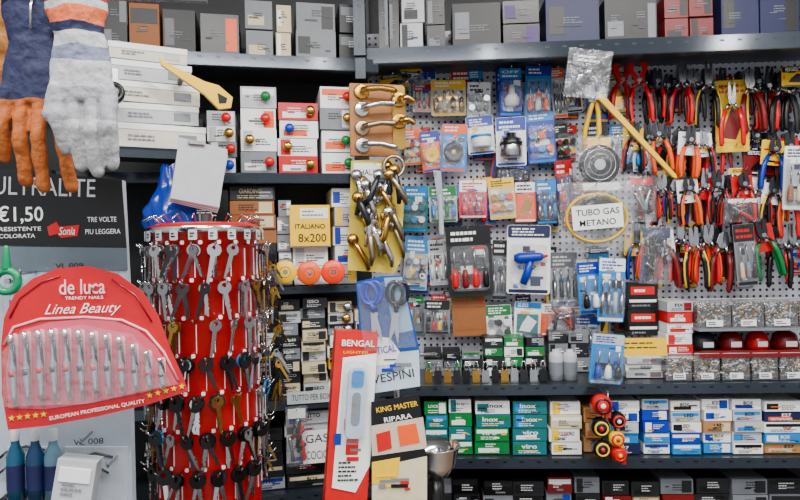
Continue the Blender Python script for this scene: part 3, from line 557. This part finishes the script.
b.prism([(-W*.5, H*.5), (-W*.44, H*.42), (W*.1, H*.08), (W*.3, H*.02), (W*.5, -H*.22), (W*.47, -H*.45), (W*.3, -H*.5), (W*.1, -H*.2), (-W*.48, H*.35)], -.008, .006, YEL)
b.prism([(W*.28, -H*.15), (W*.42, -H*.25), (W*.4, -H*.36), (W*.3, -H*.38)], -.0095, -.008, BLACK); b.box((-W*.2, .03, H*.15), (.01, .06, .01), DARK)
b.finish('yellow_spirit_level', at(PS, u, w, .26))
u, w, W, H = PS.bb(102, 80, 125, 106, .29); b = B(); r = W/2; b.lathe([(r*.2, -.012), (r*.6, -.014), (r*.62, -.01), (r*.7, -.014), (r, -.011), (r, .011), (r*.2, .012)], BLACK, n=28, axis='y'); b.lathe([(0, -.016), (r*.4, -.015), (r*.55, -.011), (r*.55, .0)], GREY, n=20, axis='y'); b.cyl((0, -.02, 0), (0, .08, 0), .004, .004, STEEL, 8); b.box((0, .0165, .02), (.02, .003, .08), STEEL)
b.finish('caster_wheel', at(PS, u, w, .29))
u, w, W, H = PS.bb(170, 140, 228, 206, .3); b = B()
for i in range(6):
    b.box((i*.001, i*.0035, -i*.002), (W*.88, .003, H*.92), WHITE if i % 2 else LGREY, Mx.Rotation(.16+i*.01, 3, 'Y'))
b.box((-W*.05, .005, H*.45), (W*.3, .03, .008), STEEL); b.tube([(0, .09, H*.45), (0, 0, H*.45)], .003, STEEL); b.finish('paper_pad', at(PS, u, w, .3, 0, 12))
# crumpled plastic bag: gathered neck at the top, slack body
u, w, W, H = PS.bb(146, 166, 196, 238, .22); b = B(); vs = []; fs = []; n_, k_ = 36, 18
for i in range(k_+1):
    t = i/k_; rr = (.18+.3*t) if t < .3 else (.27+.26*sin(pi*(t-.3)/.9)) ; rr *= (1 if t < .96 else .6)
    for j in range(n_):
        g = 2*pi*j/n_; f_ = rr*(1+.12*sin(g*5+t*7)+.06*sin(g*11-t*15)); vs.append((W*f_*cos(g), .045*f_*2*sin(g), H*(.5-t)+.006*sin(g*4+t*9)))
for i in range(k_):
    for j in range(n_): fs.append((i*n_+j, i*n_+(j+1) % n_, (i+1)*n_+(j+1) % n_, (i+1)*n_+j))
b.add(vs, fs, m((5, 45, 150), .18), True); b.tube([(0, .12, H*.5), (0, 0, H*.5)], .002, STEEL); b.finish('blue_plastic_bag', at(PS, u, w, .22))

# ------------------------------------------------------------ key rack
d0 = 1.42; Kc = CAM+ray(206, 250)*d0; sc = d0/F
zt = CAM.z+(250-232)*sc; rad = 55*sc
b = B(); REDR = m((180, 2, 10), .35)
b.lathe([(rad*.9, -.62), (rad*.9, 0), (rad*.98, .004), (rad*.98, .02), (rad*.8, .028), (0, .03)], REDR, n=40); b.lathe([(rad*1.0, .006), (rad*1.02, .012), (rad*1.0, .018)], CHROME, n=40); b.cyl((0, 0, -1.3), (0, 0, .05), .016, .016, STEEL)
def key(b, mt, head, L=.058, big=1.0):
    r = .0115*big
    outer = [(r*cos(2*pi*i/10)*1.05, r*sin(2*pi*i/10)) for i in range(10)]; inner = [(x*.35, z*.35+.004) for x, z in outer]
    t = .0012*big*big
    vs = [(x, y, z) for y in (-t, t) for x, z in outer]+[(x, y, z) for y in (-t, t) for x, z in inner]
    fs = []
    for i in range(10):
        j = (i+1) % 10; fs += [(i, j, 20+j, 20+i), (10+i, 30+i, 30+j, 10+j), (i, 10+i, 10+j, j), (20+i, 20+j, 30+j, 30+i)]
    b.add(vs, fs, head)
    b.prism([(-.0045, -r*.8), (.0035, -r*.8), (.0035, -L*.45), (.0015, -L*.5), (.0035, -L*.55), (.001, -L*.62), (.0035, -L*.7), (.001, -L*.78), (0, -L), (-.0045, -L*.95)], -.001, .001, mt)
rows = 7
for rI in range(rows):
    z = -.02-rI*.08; nn = 19
    for k in range(nn):
        a = 2*pi*(k+.5*(rI % 2))/nn+.1
        Rm = Mx.Rotation(a, 4, 'Z')
        b.T = Rm; b.tube([(0, -rad*.88, z), (0, -rad*1.12, z-.004), (0, -rad*1.17, z+.004)], .0016, CHROME, 5)
        b.box((0, -rad*.905, z-.04), (.0012, .002, .06), WHITE); b.rbox(.012, z+.004, .008, .008, -rad*.915, -rad*.9, WHITE, .002)
        for q in range(R.choice([1, 2, 2, 3]) if R.random() > .06 else 0):
            mt = R.choice([STEEL, CHROME, STEEL, DSTEEL, BRASS] if rI > 0 else [CHROME, STEEL]); blk = rI >= 3 and R.random() < .8
            hd = (CYAN if R.random() < .06 else BLACK) if blk else mt
            b.T = Rm @ Mx.Translation((0, -rad*(.98+.05*q), z-.013)) @ Mx.Rotation(R.uniform(-.45, .45), 4, 'Y') @ Mx.Rotation(R.uniform(-.6, .6), 4, 'Z') @ Mx.Scale(R.uniform(1.0, 1.25), 4)
            key(b, mt, hd, big=1.3 if blk else 1)
    b.T = Mx.Identity(4)
for k in range(20):
    b.T = Mx.Rotation(2*pi*k/20+.1, 4, 'Z'); b.rbox(0, .0, .018, .022, -rad*1.03, -rad*1.02, LGREY, .003); b.lines(0, 0, .012, .012, -rad*1.035, 2, BLACK); b.tube([(0, -rad*.8, .03), (0, -rad*.9, .045), (0, -rad*1.05, .035)], .0015, CHROME, 5)
b.T = Mx.Identity(4); b.lathe([(0, -zt), (.18, -zt), (.18, -zt+.03), (.03, -zt+.05)], BLACK, n=30); b.cyl((0, 0, -zt+.01), (0, 0, -.6), .02, .02, STEEL)
b.finish('rotating_key_rack', Mx.Translation((Kc.x, Kc.y, zt)))
for x, y0 in ((272, 250), (278, 322), (264, 400)):
    u, w, W, H = PL.bb(x-8, y0, x+8, y0+75, .33); b = B(); b.tube([(0, .06, H*.5), (0, 0, H*.5), (0, 0, -H*.45)], .0015, STEEL, 5)
    for i in range(18):
        b.T = Mx.Translation((R.uniform(-.006, .006), R.uniform(-.012, 0), H*(.45-i*.05))) @ Mx.Rotation(R.uniform(-.6, .6), 4, 'Y') @ Mx.Rotation(R.uniform(-.6, .6), 4, 'Z'); mt = R.choice([BRASS, STEEL, DSTEEL]); key(b, mt, R.choice([mt, BLACK]))
    b.T = Mx.Identity(4); b.finish('string_of_blank_keys', at(PL, u, w, .33))

# ------------------------------------------------------------ foreground display stand
def pxpts(pl, pts, out, o): return [(pl.hit(x, y, out)[0]-o[0], pl.hit(x, y, out)[1]-o[1]) for x, y in pts]
o = PF.hit(60, 320, 0)
b = B()
b.prism(pxpts(PF, [(-30, 166), (122, 180), (128, 300), (134, 560), (-30, 560)], 0, o), 0, .02, m((165, 175, 188), .35))
b.prism(pxpts(PF, [(-30, 166), (122, 180), (127, 248), (-30, 246)], 0, o), -.002, 0, m((10, 11, 13), .35))
b.prism(pxpts(PF, [(-30, 245), (127, 247), (128, 270), (-30, 272)], 0, o), -.002, 0, m((90, 102, 112), .3))
def tx(b, pl, s_, x0, y0, x1, y1, o, mat, y=-.003, bold=.0, rot=0, shear=0):
    u, w, W, H = pl.bb(x0, y0, x1, y1, 0); b.text(s_, u-o[0], w-o[1], y, W, H, mat, bold, shear, rot)
tx(b, PF, 'ULTRALITE', -6, 178, 96, 196, o, LGREY, rot=-.04); tx(b, PF, '€1,50', -2, 206, 44, 224, o, WHITE, bold=.01); tx(b, PF, 'RESISTENTE', 0, 227, 42, 231, o, WHITE); tx(b, PF, 'COLORATA', 0, 234, 36, 238, o, WHITE)
tx(b, PF, 'TRE VOLTE', 88, 217, 117, 222, o, WHITE); tx(b, PF, 'PIU LEGGERA', 86, 229, 121, 234, o, WHITE); b.prism(pxpts(PF, [(48, 227), (57, 222), (60, 227), (80, 225), (78, 236), (62, 238), (58, 234), (50, 236)], 0, o), -.0035, -.002, RED); tx(b, PF, 'Sonia', 60, 227, 76, 235, o, WHITE, -.0045, shear=.3)
tx(b, PF, 'VL 009', 56, 263, 84, 268, o, BLACK); tx(b, PF, '€ 1.00', 86, 284, 104, 289, o, BLACK); tx(b, PF, 'VL 008', 74, 438, 104, 444, o, BLACK)
GL = m((190, 200, 212), .2)
for (x0, y0, x1, y1) in ((8, 276, 62, 300), (66, 276, 122, 330), (66, 446, 128, 500), (8, 446, 60, 500)):
    b.prism(pxpts(PF, [(x0, y0), (x1, y0), (x1, y1), (x0, y1)], 0, o), -.004, -.001, GL); b.prism(pxpts(PF, [(x0, y0), (x1, y0), (x1, y1), (x0, y1)], 0, o), -.014, -.0045, CLEAR)
for (x, y) in ((36, 272), (100, 272), (92, 432), (118, 455)):
    u, w = PF.hit(x, y, 0); b.tube([(u-o[0], 0, w-o[1]), (u-o[0], -.05, w-o[1]-.002), (u-o[0], -.055, w-o[1]+.006)], .002, STEEL, 6)
b.tube([(-.03, .04, -o[1]+.02), (-.03, .04, .24)], .014, SHELFD, 8); b.box((-.03, .04, -o[1]+.01), (.3, .2, .02), SHELFD)
for (x, y) in ((88, 462), (96, 290), (20, 455)):
    pp = pxpts(PF, [(x-28, y+10), (x-12, y-4), (x+8, y-10), (x+26, y-6)], 0, o); b.tube([(p[0], -.006, p[1]) for p in pp], .0022, BLACK, 5)
    pp = pxpts(PF, [(x-20, y+18), (x-6, y+6), (x+12, y+4), (x+22, y+10)], 0, o); b.tube([(p[0], -.006, p[1]) for p in pp], .0018, BLACK, 5)
b.finish('eyewear_display_stand', at(PF, o[0], o[1], 0))
# manicure card
o = PF.hit(95, 345, .1)
card = [(8, 430), (2, 395), (1, 345), (4, 318), (14, 295), (32, 279), (58, 268), (88, 266), (118, 274), (143, 292), (158, 315), (170, 348), (182, 375), (188, 391), (150, 404), (95, 417), (45, 426)]
b = B(); CR = m((188, 0, 24), .25); PK = m((205, 75, 98), .3); PK2 = m((232, 170, 182), .3); CR2 = m((140, 0, 20), .25)
b.prism(pxpts(PF, card, .1, o), 0, .002, CR)
inner = [(9, 408), (6, 372), (10, 345), (22, 330), (50, 322), (85, 319), (115, 321), (138, 330), (156, 346), (168, 366), (178, 384), (140, 393), (90, 403), (45, 409)]
b.prism(pxpts(PF, inner, .1, o), -.0012, 0, PK)
pp = pxpts(PF, [(4, 345), (14, 327), (40, 319), (85, 317), (122, 320), (146, 331), (164, 352), (178, 380)], .1, o)
b.tube([(p[0], -.001, p[1]) for p in pp], .002, m((240, 160, 172), .3), 6, flat=.4)
pp = pxpts(PF, [(10, 318), (20, 298), (42, 282), (60, 276)], .1, o); b.tube([(p[0], -.001, p[1]) for p in pp], .0014, CR2, 6, flat=.4)
pp = pxpts(PF, [(112, 279), (136, 296), (152, 322)], .1, o); b.tube([(p[0], -.001, p[1]) for p in pp], .0014, CR2, 6, flat=.4)
def txa(b, s_, x0, y0, x1, y1, mat, y, **k):
    u, w, W, H = PF.bb(x0, y0, x1, y1, .1); b.text(s_, u-o[0], w-o[1], y, W, H, mat, **k)
txa(b, 'de luca', 60, 279, 106, 294, m((248, 185, 195), .4), -.0035, bold=.01); txa(b, 'TRENDY NAILS', 66, 296, 104, 299, WHITE, -.0035)
txa(b, 'Linea Beauty', 46, 303, 122, 316, WHITE, -.0045, shear=.5, bold=-.004)
txa(b, 'EUROPEAN PROFESSIONAL QUALITY', 50, 407, 146, 411.5, WHITE, -.0035, rot=.14, bold=.005)
for i in range(9):
    for q in (0, 1):
        x = 12+i*4 if not q else 150+i*4; y = (424-i*.5) if not q else (399-i*1.1)
        if q and x > 184: continue
        u, w = PF.hit(x, y-6 if not q else y-4, .1); u -= o[0]; w -= o[1]
        pts = []
        for k in range(10):
            rr = .0045 if k % 2 == 0 else .0018; a = pi/2+k*pi/5; pts.append((u+rr*cos(a), w+rr*sin(a)))
        if i % 2 == 0: b.prism(pts, -.0018, 0, YEL)
for i in range(12):
    x = 13+i*13.4; yt = 336-8*sin(pi*min(1, (i+1)/9)) + (i > 8)*(i-8)*7; yb = 406-i*1.6
    a = PF.hit(x, yt, .1); c = PF.hit(x+5, yb, .1); a = V((a[0]-o[0], -.008, a[1]-o[1])); c = V((c[0]-o[0], -.008, c[1]-o[1])); L = c-a
    p = a+L*.5; b.rbox(p.x, p.z, .009, abs(L.z)*1.0, -.002, -.0012, PK2, .004)
    b.tube([a, a+L*.1, a+L*.13, a+L*.38, a+L*.48, a+L*.55, a+L*.8, a+L*.97, c], [.0035, .005, .0026, .0026, .0055, .0055, .004, .0035, .0012], CHROME, 10)
    b.tube([a+L*.5+V((0, -.004, 0)), a+L*.58+V((.0, -.004, 0))], .0035, RED if i % 2 == 0 else DSTEEL, 6); b.tube([a+L*.15+V((.003, 0, 0)), a+L*.48+V((.004, 0, 0))], .0016, DSTEEL, 5)
b.prism(pxpts(PF, [(9, 404), (8, 350), (24, 333), (85, 323), (136, 333), (166, 366), (174, 382), (90, 401)], .1, o), -.017, -.0165, CLEAR)
b.tube([(0, .1, .08), (0, -.006, .08), (0, -.012, .085)], .002, STEEL, 6)
b.finish('manicure_tool_blister_card', at(PF, o[0], o[1], .1))
u, w = PF.hit(10, 281, .03); b = B(); b.ring((0, -.01, 0), .016, .006, m((0, 130, 85), .3)); b.capsule((.0, -.01, .02), (.0, -.01, .05), .007, .004, m((0, 130, 85), .3)); b.prism([(-.004, -.02), (.004, -.02), (0, -.1)], -.012, -.009, CHROME); b.cyl((0, .03, 0), (0, -.01, 0), .004, .004, STEEL); b.finish('green_handled_scissors', at(PF, u, w, .03))
for x, c in ((14, (20, 75, 105)), (34, (15, 55, 90)), (52, (85, 120, 140))):
    u, w, W, H = PF.bb(x-9, 430, x+9, 500, .05); b = B(); r = W/2; b.lathe([(0, 0), (r, 0), (r, H*.62), (r*.5, H*.78), (r*.45, H*.84)], m(c, .15), n=20); b.lathe([(r*.5, H*.84), (r*.5, H), (0, H)], LGREY, n=16); b.lathe([(r*1.01, H*.15), (r*1.01, H*.5)], NAVY, n=20); b.box((0, r+.01, -.002), (.05, .04, .004), SHELFD); b.finish('glue_bottle', at(PF, u, w-H/2, .045))
u, w, W, H = PF.bb(52, 462, 92, 510, .09); b = B(); b.box((0, .02, 0), (W, .03, H), LGREY); b.box((0, .004, H*.2), (W*.8, .002, H*.3), WHITE); b.lines(0, -H*.1, W*.6, H*.3, .003, 3, GREY); b.box((0, .06, 0), (.02, .06, .01), STEEL); b.finish('white_product_box', at(PF, u, w, .09, 10), bevel=.001)

# ------------------------------------------------------------ gloves
def glove_mat(name, bands, bump=400):
    mt = bpy.data.materials.new(name); mt.use_nodes = True; nt = mt.node_tree; N = nt.nodes.new; L = nt.links.new; p = nt.nodes['Principled BSDF']
    tc = N('ShaderNodeTexCoord'); sp = N('ShaderNodeSeparateXYZ'); L(tc.outputs['Object'], sp.inputs[0]); n = N('ShaderNodeTexNoise'); n.inputs['Scale'].default_value = 18; L(tc.outputs['Object'], n.inputs['Vector'])
    ma = N('ShaderNodeMath'); ma.operation = 'MULTIPLY_ADD'; ma.inputs[1].default_value = .02; L(n.outputs['Fac'], ma.inputs[0]); L(sp.outputs['Z'], ma.inputs[2])
    mr = N('ShaderNodeMapRange'); mr.inputs[1].default_value = -.15; mr.inputs[2].default_value = .17; L(ma.outputs[0], mr.inputs[0])
    cr_ = N('ShaderNodeValToRGB'); cr_.color_ramp.interpolation = 'CONSTANT'; e = cr_.color_ramp.elements
    e[0].position = 0; e[0].color = (*lin(bands[0][1]), 1); e[1].position = bands[1][0]; e[1].color = (*lin(bands[1][1]), 1)
    for q in bands[2:]: k = e.new(q[0]); k.color = (*lin(q[1]), 1)
    L(mr.outputs[0], cr_.inputs[0]); n2 = N('ShaderNodeTexNoise'); n2.inputs['Scale'].default_value = bump; L(tc.outputs['Object'], n2.inputs['Vector'])
    mx = N('ShaderNodeMix'); mx.data_type = 'RGBA'; mx.blend_type = 'MULTIPLY'; mx.inputs[0].default_value = .5; L(cr_.outputs[0], mx.inputs[6])
    r2 = N('ShaderNodeValToRGB'); r2.color_ramp.elements[0].position = .3; r2.color_ramp.elements[0].color = (.4, .4, .4, 1); r2.color_ramp.elements[1].position = .7; L(n2.outputs['Fac'], r2.inputs[0]); L(r2.outputs[0], mx.inputs[7])
    L(mx.outputs[2], p.inputs['Base Color']); p.inputs['Roughness'].default_value = .75
    bp_ = N('ShaderNodeBump'); bp_.inputs['Strength'].default_value = .9; bp_.inputs['Distance'].default_value = .006; n3 = N('ShaderNodeTexNoise'); n3.inputs['Scale'].default_value = 45; n3.inputs['Detail'].default_value = 5; L(tc.outputs['Object'], n3.inputs['Vector']); L(n3.outputs['Fac'], bp_.inputs['Height']); L(bp_.outputs[0], p.inputs['Normal'])
    return mt
def glove(name, wrist, knuck, tips, thumb, out, mat, pw=.045, fr=.0125):
    o = PF.hit((wrist[0]+knuck[0])/2, (wrist[1]+knuck[1])/2+25, out)
    g = lambda p: V((PF.hit(p[0], p[1], out)[0]-o[0], 0, PF.hit(p[0], p[1], out)[1]-o[1]))
    b = B(); a = g(wrist); k = g(knuck); d = (k-a).normalized()
    b.tube([a-d*.01, a+(k-a)*.15, a+(k-a)*.35, a+(k-a)*.7, k, k+d*.006], [pw*1.0, pw*.95, pw*.78, pw*.98, pw, pw*.9], mat, 18, flat=.36)
    m_ = len(tips)
    for i, t in enumerate(tips):
        off = (i-(m_-1)/2)*pw*2/m_
        base = k+V((off, 0, 0))-d*.008; T = g(t); mid = base*.5+T*.5+V(((off)*.12, -.010, 0)); T = T+V((0, .004+.003*(i % 2), 0))
        b.capsule(base, mid, fr*1.05, fr*1.05, mat, 10); b.capsule(mid, T, fr*1.05, fr*.92, mat, 10)
    tb = a+(k-a)*.55; tm = g(thumb[0]); b.capsule(tb, tm, fr*1.5, fr*1.2, mat, 10); b.capsule(tm, g(thumb[1])+V((0, -.01, 0)), fr*1.2, fr*.95, mat, 10)
    ob = b.finish(name, at(PF, o[0], o[1], out)); ob.data.materials.clear(); ob.data.materials.append(mat)
    r_ = ob.modifiers.new('r', 'REMESH'); r_.mode = 'VOXEL'; r_.voxel_size = .0018; r_.use_smooth_shade = True
    s_ = ob.modifiers.new('s', 'SMOOTH'); s_.iterations = 3; s_.factor = .5
    tex = bpy.data.textures.new('wrinkle', 'CLOUDS'); tex.noise_scale = .025; dm = ob.modifiers.new('d', 'DISPLACE'); dm.texture = tex; dm.strength = .006; dm.mid_level = .5
    return ob
TAN = (178, 92, 28); NV = (12, 22, 66); CL = (180, 180, 184); GB = (110, 118, 142)
GM1 = glove_mat('glove_leather_navy', [(0, TAN), (.40, NV), (.95, (40, 40, 90))]); GM3 = glove_mat('glove_brown', [(0, (120, 62, 22)), (.5, (165, 105, 40)), (.9, (185, 130, 50))])
GM2 = glove_mat('glove_cloth', [(0, CL), (.3, (150, 150, 158)), (.44, CL), (.54, GB), (.6, CL), (.66, NV), (.69, (215, 100, 50)), (.75, CL), (.78, (150, 16, 28)), (.83, (215, 100, 50)), (.88, CL)], 600)
glove('work_glove', (2, 6), (0, 84), [(-16, 140), (-5, 142), (8, 140)], ((14, 58), (20, 92)), .12, GM3, .028, .009)
glove('work_glove', (30, 4), (32, 100), [(4, 158), (24, 180), (42, 186), (70, 186)], ((12, 84), (2, 112)), .16, GM1, .036, .0092)
glove('work_glove', (76, -2), (84, 98), [(66, 148), (80, 164), (96, 170), (111, 162)], ((60, 84), (53, 116)), .2, GM2, .039, .01)
u, w = PF.hit(50, -6, .17); b = B(); b.tube([(-.3, 0, 0), (.2, 0, 0)], .006, STEEL, 8)
for x in (-.08, -.02, .06): b.tube([(x, 0, 0), (x, -.01, -.02), (x, -.01, -.05)], .002, STEEL, 6)
b.tube([(-.05, 0, 0), (-.05, .19, 0)], .006, STEEL, 8); b.tube([(-.05, .19, 0), (-.05, .19, -.3)], .008, STEEL, 8)
b.finish('hanging_rail', at(PF, u, w, .17))

# ------------------------------------------------------------ counter + foreground products
CT = .93
simple('counter', (0, 0, 0), (.5, .32, CT), m((90, 70, 50), .5), Mx.Translation((.06, 1.2, CT/2)))
u, w = PC.hit(356, 330, .0); b = B(); Wb = 42*1.18/F; Hb = w-CT
LB = m((180, 200, 218), .2)
b.box((0, .016, -Hb/2), (Wb, .03, Hb), RED); b.prism([(-Wb*.3, -.05), (Wb*.5, -.04), (Wb*.5, -.25), (Wb*.2, -.3), (-Wb*.36, -.29)], -.0008, 0, WHITE)
b.text('BENGAL', Wb*.04, -.022, -.002, Wb*.78, .012, WHITE, .02); b.text('LIGHTER', 0, -.039, -.002, Wb*.6, .005, YEL, .0)
b.rbox(Wb*.04, -.13, Wb*.4, .13, -.018, -.001, LB, .012); b.rbox(Wb*.04, -.085, Wb*.28, .03, -.02, -.018, CYAN, .006); b.rbox(Wb*.04, -.14, Wb*.2, .06, -.0195, -.018, GREY, .008); b.rbox(Wb*.05, -.215, Wb*.3, .03, -.0015, -.0005, RED, .002)
b.rbox(Wb*.02, -.13, Wb*.6, .15, -.022, -.001, CLEAR, .012); b.lines(0, -.26, Wb*.5, .04, -.0018, 5, BLACK, .4); b.busy(0, -.2, Wb*.8, .12, -.0014, 5, 'RBg')
b.finish('gas_lighter_box', at(PC, u+.004, w, .02, 5, 14), bevel=.001)
b = B(); b.tube([(0, 0, 0), (0, 0, .5)], .006, STEEL); b.tube([(-.06, 0, .36), (.08, 0, .36)], .004, STEEL); b.tube([(-.05, 0, .5), (.05, 0, .5)], .004, STEEL); b.box((0, 0, .005), (.16, .12, .01), BLACK)
u0, _ = PC.hit(395, 300, -.06); b.finish('wire_display_rack', at(PC, u0, CT, -.06))
o = PC.hit(390, 335, 0); b = B()
b.prism(pxpts(PC, [(356, 282), (382, 276), (403, 276), (420, 352), (420, 385), (368, 393), (360, 340)], 0, o), 0, .0015, m((6, 65, 140), .35))
b.prism(pxpts(PC, [(384, 278), (402, 277), (413, 330), (394, 334)], 0, o), -.001, 0, m((130, 165, 195), .35))
b.prism(pxpts(PC, [(364, 356), (419, 350), (420, 386), (368, 394)], 0, o), -.001, 0, m((185, 203, 216), .35))
b.prism(pxpts(PC, [(364, 344), (374, 336), (390, 338), (400, 352), (394, 364), (372, 366)], 0, o), -.0015, -.001, WHITE)
u, w, W, H = PC.bb(366, 344, 396, 356, 0); b.text('ANTICAL', u-o[0], w-o[1], -.0023, W, H*.6, BLUE, .01, rot=.15); u, w, W, H = PC.bb(372, 370, 414, 382, 0); b.text('VESPINI', u-o[0], w-o[1], -.0023, W, H*.7, BLACK, .0, rot=.15); b.busy(.0, -.06, .08, .04, -.002, 6, 'KBRg')
for x0, rt, c in ((374, -.12, BLUE), (396, .1, BLACK)):
    p = PC.hit(x0, 312, 0); b.T = Mx.Translation((p[0]-o[0], -.008, p[1]-o[1])) @ Mx.Rotation(rt+pi, 4, 'Y'); scissors(b, .125, c, 0, 0, .28); b.T = Mx.Identity(4)
b.prism(pxpts(PC, [(358, 284), (402, 279), (416, 345), (364, 350)], 0, o), -.02, -.0005, CLEAR)
b.tube([(-.0, .06, .09), (0, -.004, .1)], .002, STEEL); b.finish('scissors_blister_pack', at(PC, o[0], o[1], 0))
o = PC.hit(398, 440, .02); b = B()
b.prism(pxpts(PC, [(371, 402), (419, 394), (427, 468), (424, 500), (372, 500)], .02, o), 0, .0015, BLACK)
b.prism(pxpts(PC, [(371, 426), (423, 417), (427, 448), (372, 456)], .02, o), -.001, 0, m((205, 185, 168), .4)); b.prism(pxpts(PC, [(372, 468), (427, 456), (427, 500), (372, 500)], .02, o), -.001, 0, m((215, 205, 170), .4))
b.prism(pxpts(PC, [(372, 462), (400, 457), (398, 480), (372, 484)], .02, o), -.002, -.001, YEL)
b.prism(pxpts(PC, [(376, 434), (390, 430), (392, 448), (378, 452)], .02, o), -.002, -.001, RED); b.prism(pxpts(PC, [(397, 426), (416, 423), (420, 442), (400, 446)], .02, o), -.002, -.001, ORANGE)
u, w, W, H = PC.bb(376, 402, 418, 411, .02); b.text('KING MASTER', u-o[0], w-o[1], -.002, W, H*.6, YEL, .01, rot=.15); u, w, W, H = PC.bb(378, 414, 418, 421, .02); b.text('RIPARA', u-o[0], w-o[1], -.002, W*.7, H*.7, WHITE, .01, rot=.15); b.busy(.0, -.085, .09, .04, -.003, 8, 'KRgY')
b.tube([(-.003, .08, .06), (-.003, 0, .064)], .002, STEEL); b.finish('repair_putty_pack', at(PC, o[0], o[1], .02))
u, w, W, H = PC.bb(412, 432, 458, 470, -.1); b = B(); r = W/2*1.05; dz = w+.01-CT
b.lathe([(0, -.06), (r*.5, -.06), (r*.85, -.035), (r, 0), (r*1.06, .003), (r*1.02, .004), (r*.83, -.032), (r*.48, -.056), (0, -.056)], CHROME, n=36); b.cyl((0, 0, -dz), (0, 0, -.058), r*.4, r*.35, BLACK)
b.finish('steel_bowl', at(PC, u, w+.01, -.1))
bag(286, 406, 308, 466, .31, 'fittings_bag', in_red, pl=PL, hk=.03)

# ------------------------------------------------------------ lights
def tube_lamp(x, y, z, rz=0, power=60):
    b = B(); b.box((0, 0, .04), (1.3, .12, .05), WHITE); b.tube([(-.6, 0, 0), (.6, 0, 0)], .014, m((255, 255, 255), .4, emit=6), 10); b.box((-.62, 0, .01), (.03, .05, .05), LGREY); b.box((.62, 0, .01), (.03, .05, .05), LGREY); b.box((0, 0, .085), (.1, .05, .045), LGREY)
    b.finish('fluorescent_ceiling_lamp', Mx.Translation((x, y, z)) @ Mx.Rotation(rz, 4, 'Z'))
    l = bpy.data.lights.new('fluorescent_light', 'AREA'); l.shape = 'RECTANGLE'; l.size = 1.25; l.size_y = .12; l.energy = power; l.color = (1, .97, .93)
    lo = bpy.data.objects.new('fluorescent_light', l); bpy.context.scene.collection.objects.link(lo); lo.matrix_world = Mx.Translation((x, y, z-.02)) @ Mx.Rotation(rz, 4, 'Z')
tube_lamp(.75, .7, 2.8, 0, 52); tube_lamp(-.65, .15, 2.8, 0, 46); tube_lamp(.1, -.8, 2.8, 0, 52)
for x, rr in ((1.71, .06), (.352, .035)):
    b = B(); b.lathe([(.0, .25), (.05, .25), (.05, .22), (.02, .2), (0, .2)], WHITE); b.ell((0, 0, 0), (rr, rr, rr*1.05), m((255, 250, 240), .4, emit=110), 20, 14); b.cyl((0, 0, .03), (0, 0, .22), .012, .012, STEEL); b.finish('ceiling_bulb', Mx.Translation((x, -.05, 2.65)))
w = bpy.data.worlds.new('world'); bpy.context.scene.world = w; w.use_nodes = True; bg = w.node_tree.nodes['Background']; bg.inputs[0].default_value = (.9, .94, 1, 1); bg.inputs[1].default_value = .85

c = bpy.data.cameras.new('camera'); c.sensor_width = 36; c.lens = F/800*36; c.clip_start = .02
co = bpy.data.objects.new('camera', c); bpy.context.scene.collection.objects.link(co)
mw = Mx(((cr.x, cu_.x, -fw.x, CAM.x), (cr.y, cu_.y, -fw.y, CAM.y), (cr.z, cu_.z, -fw.z, CAM.z), (0, 0, 0, 1)))
co.matrix_world = mw; bpy.context.scene.camera = co
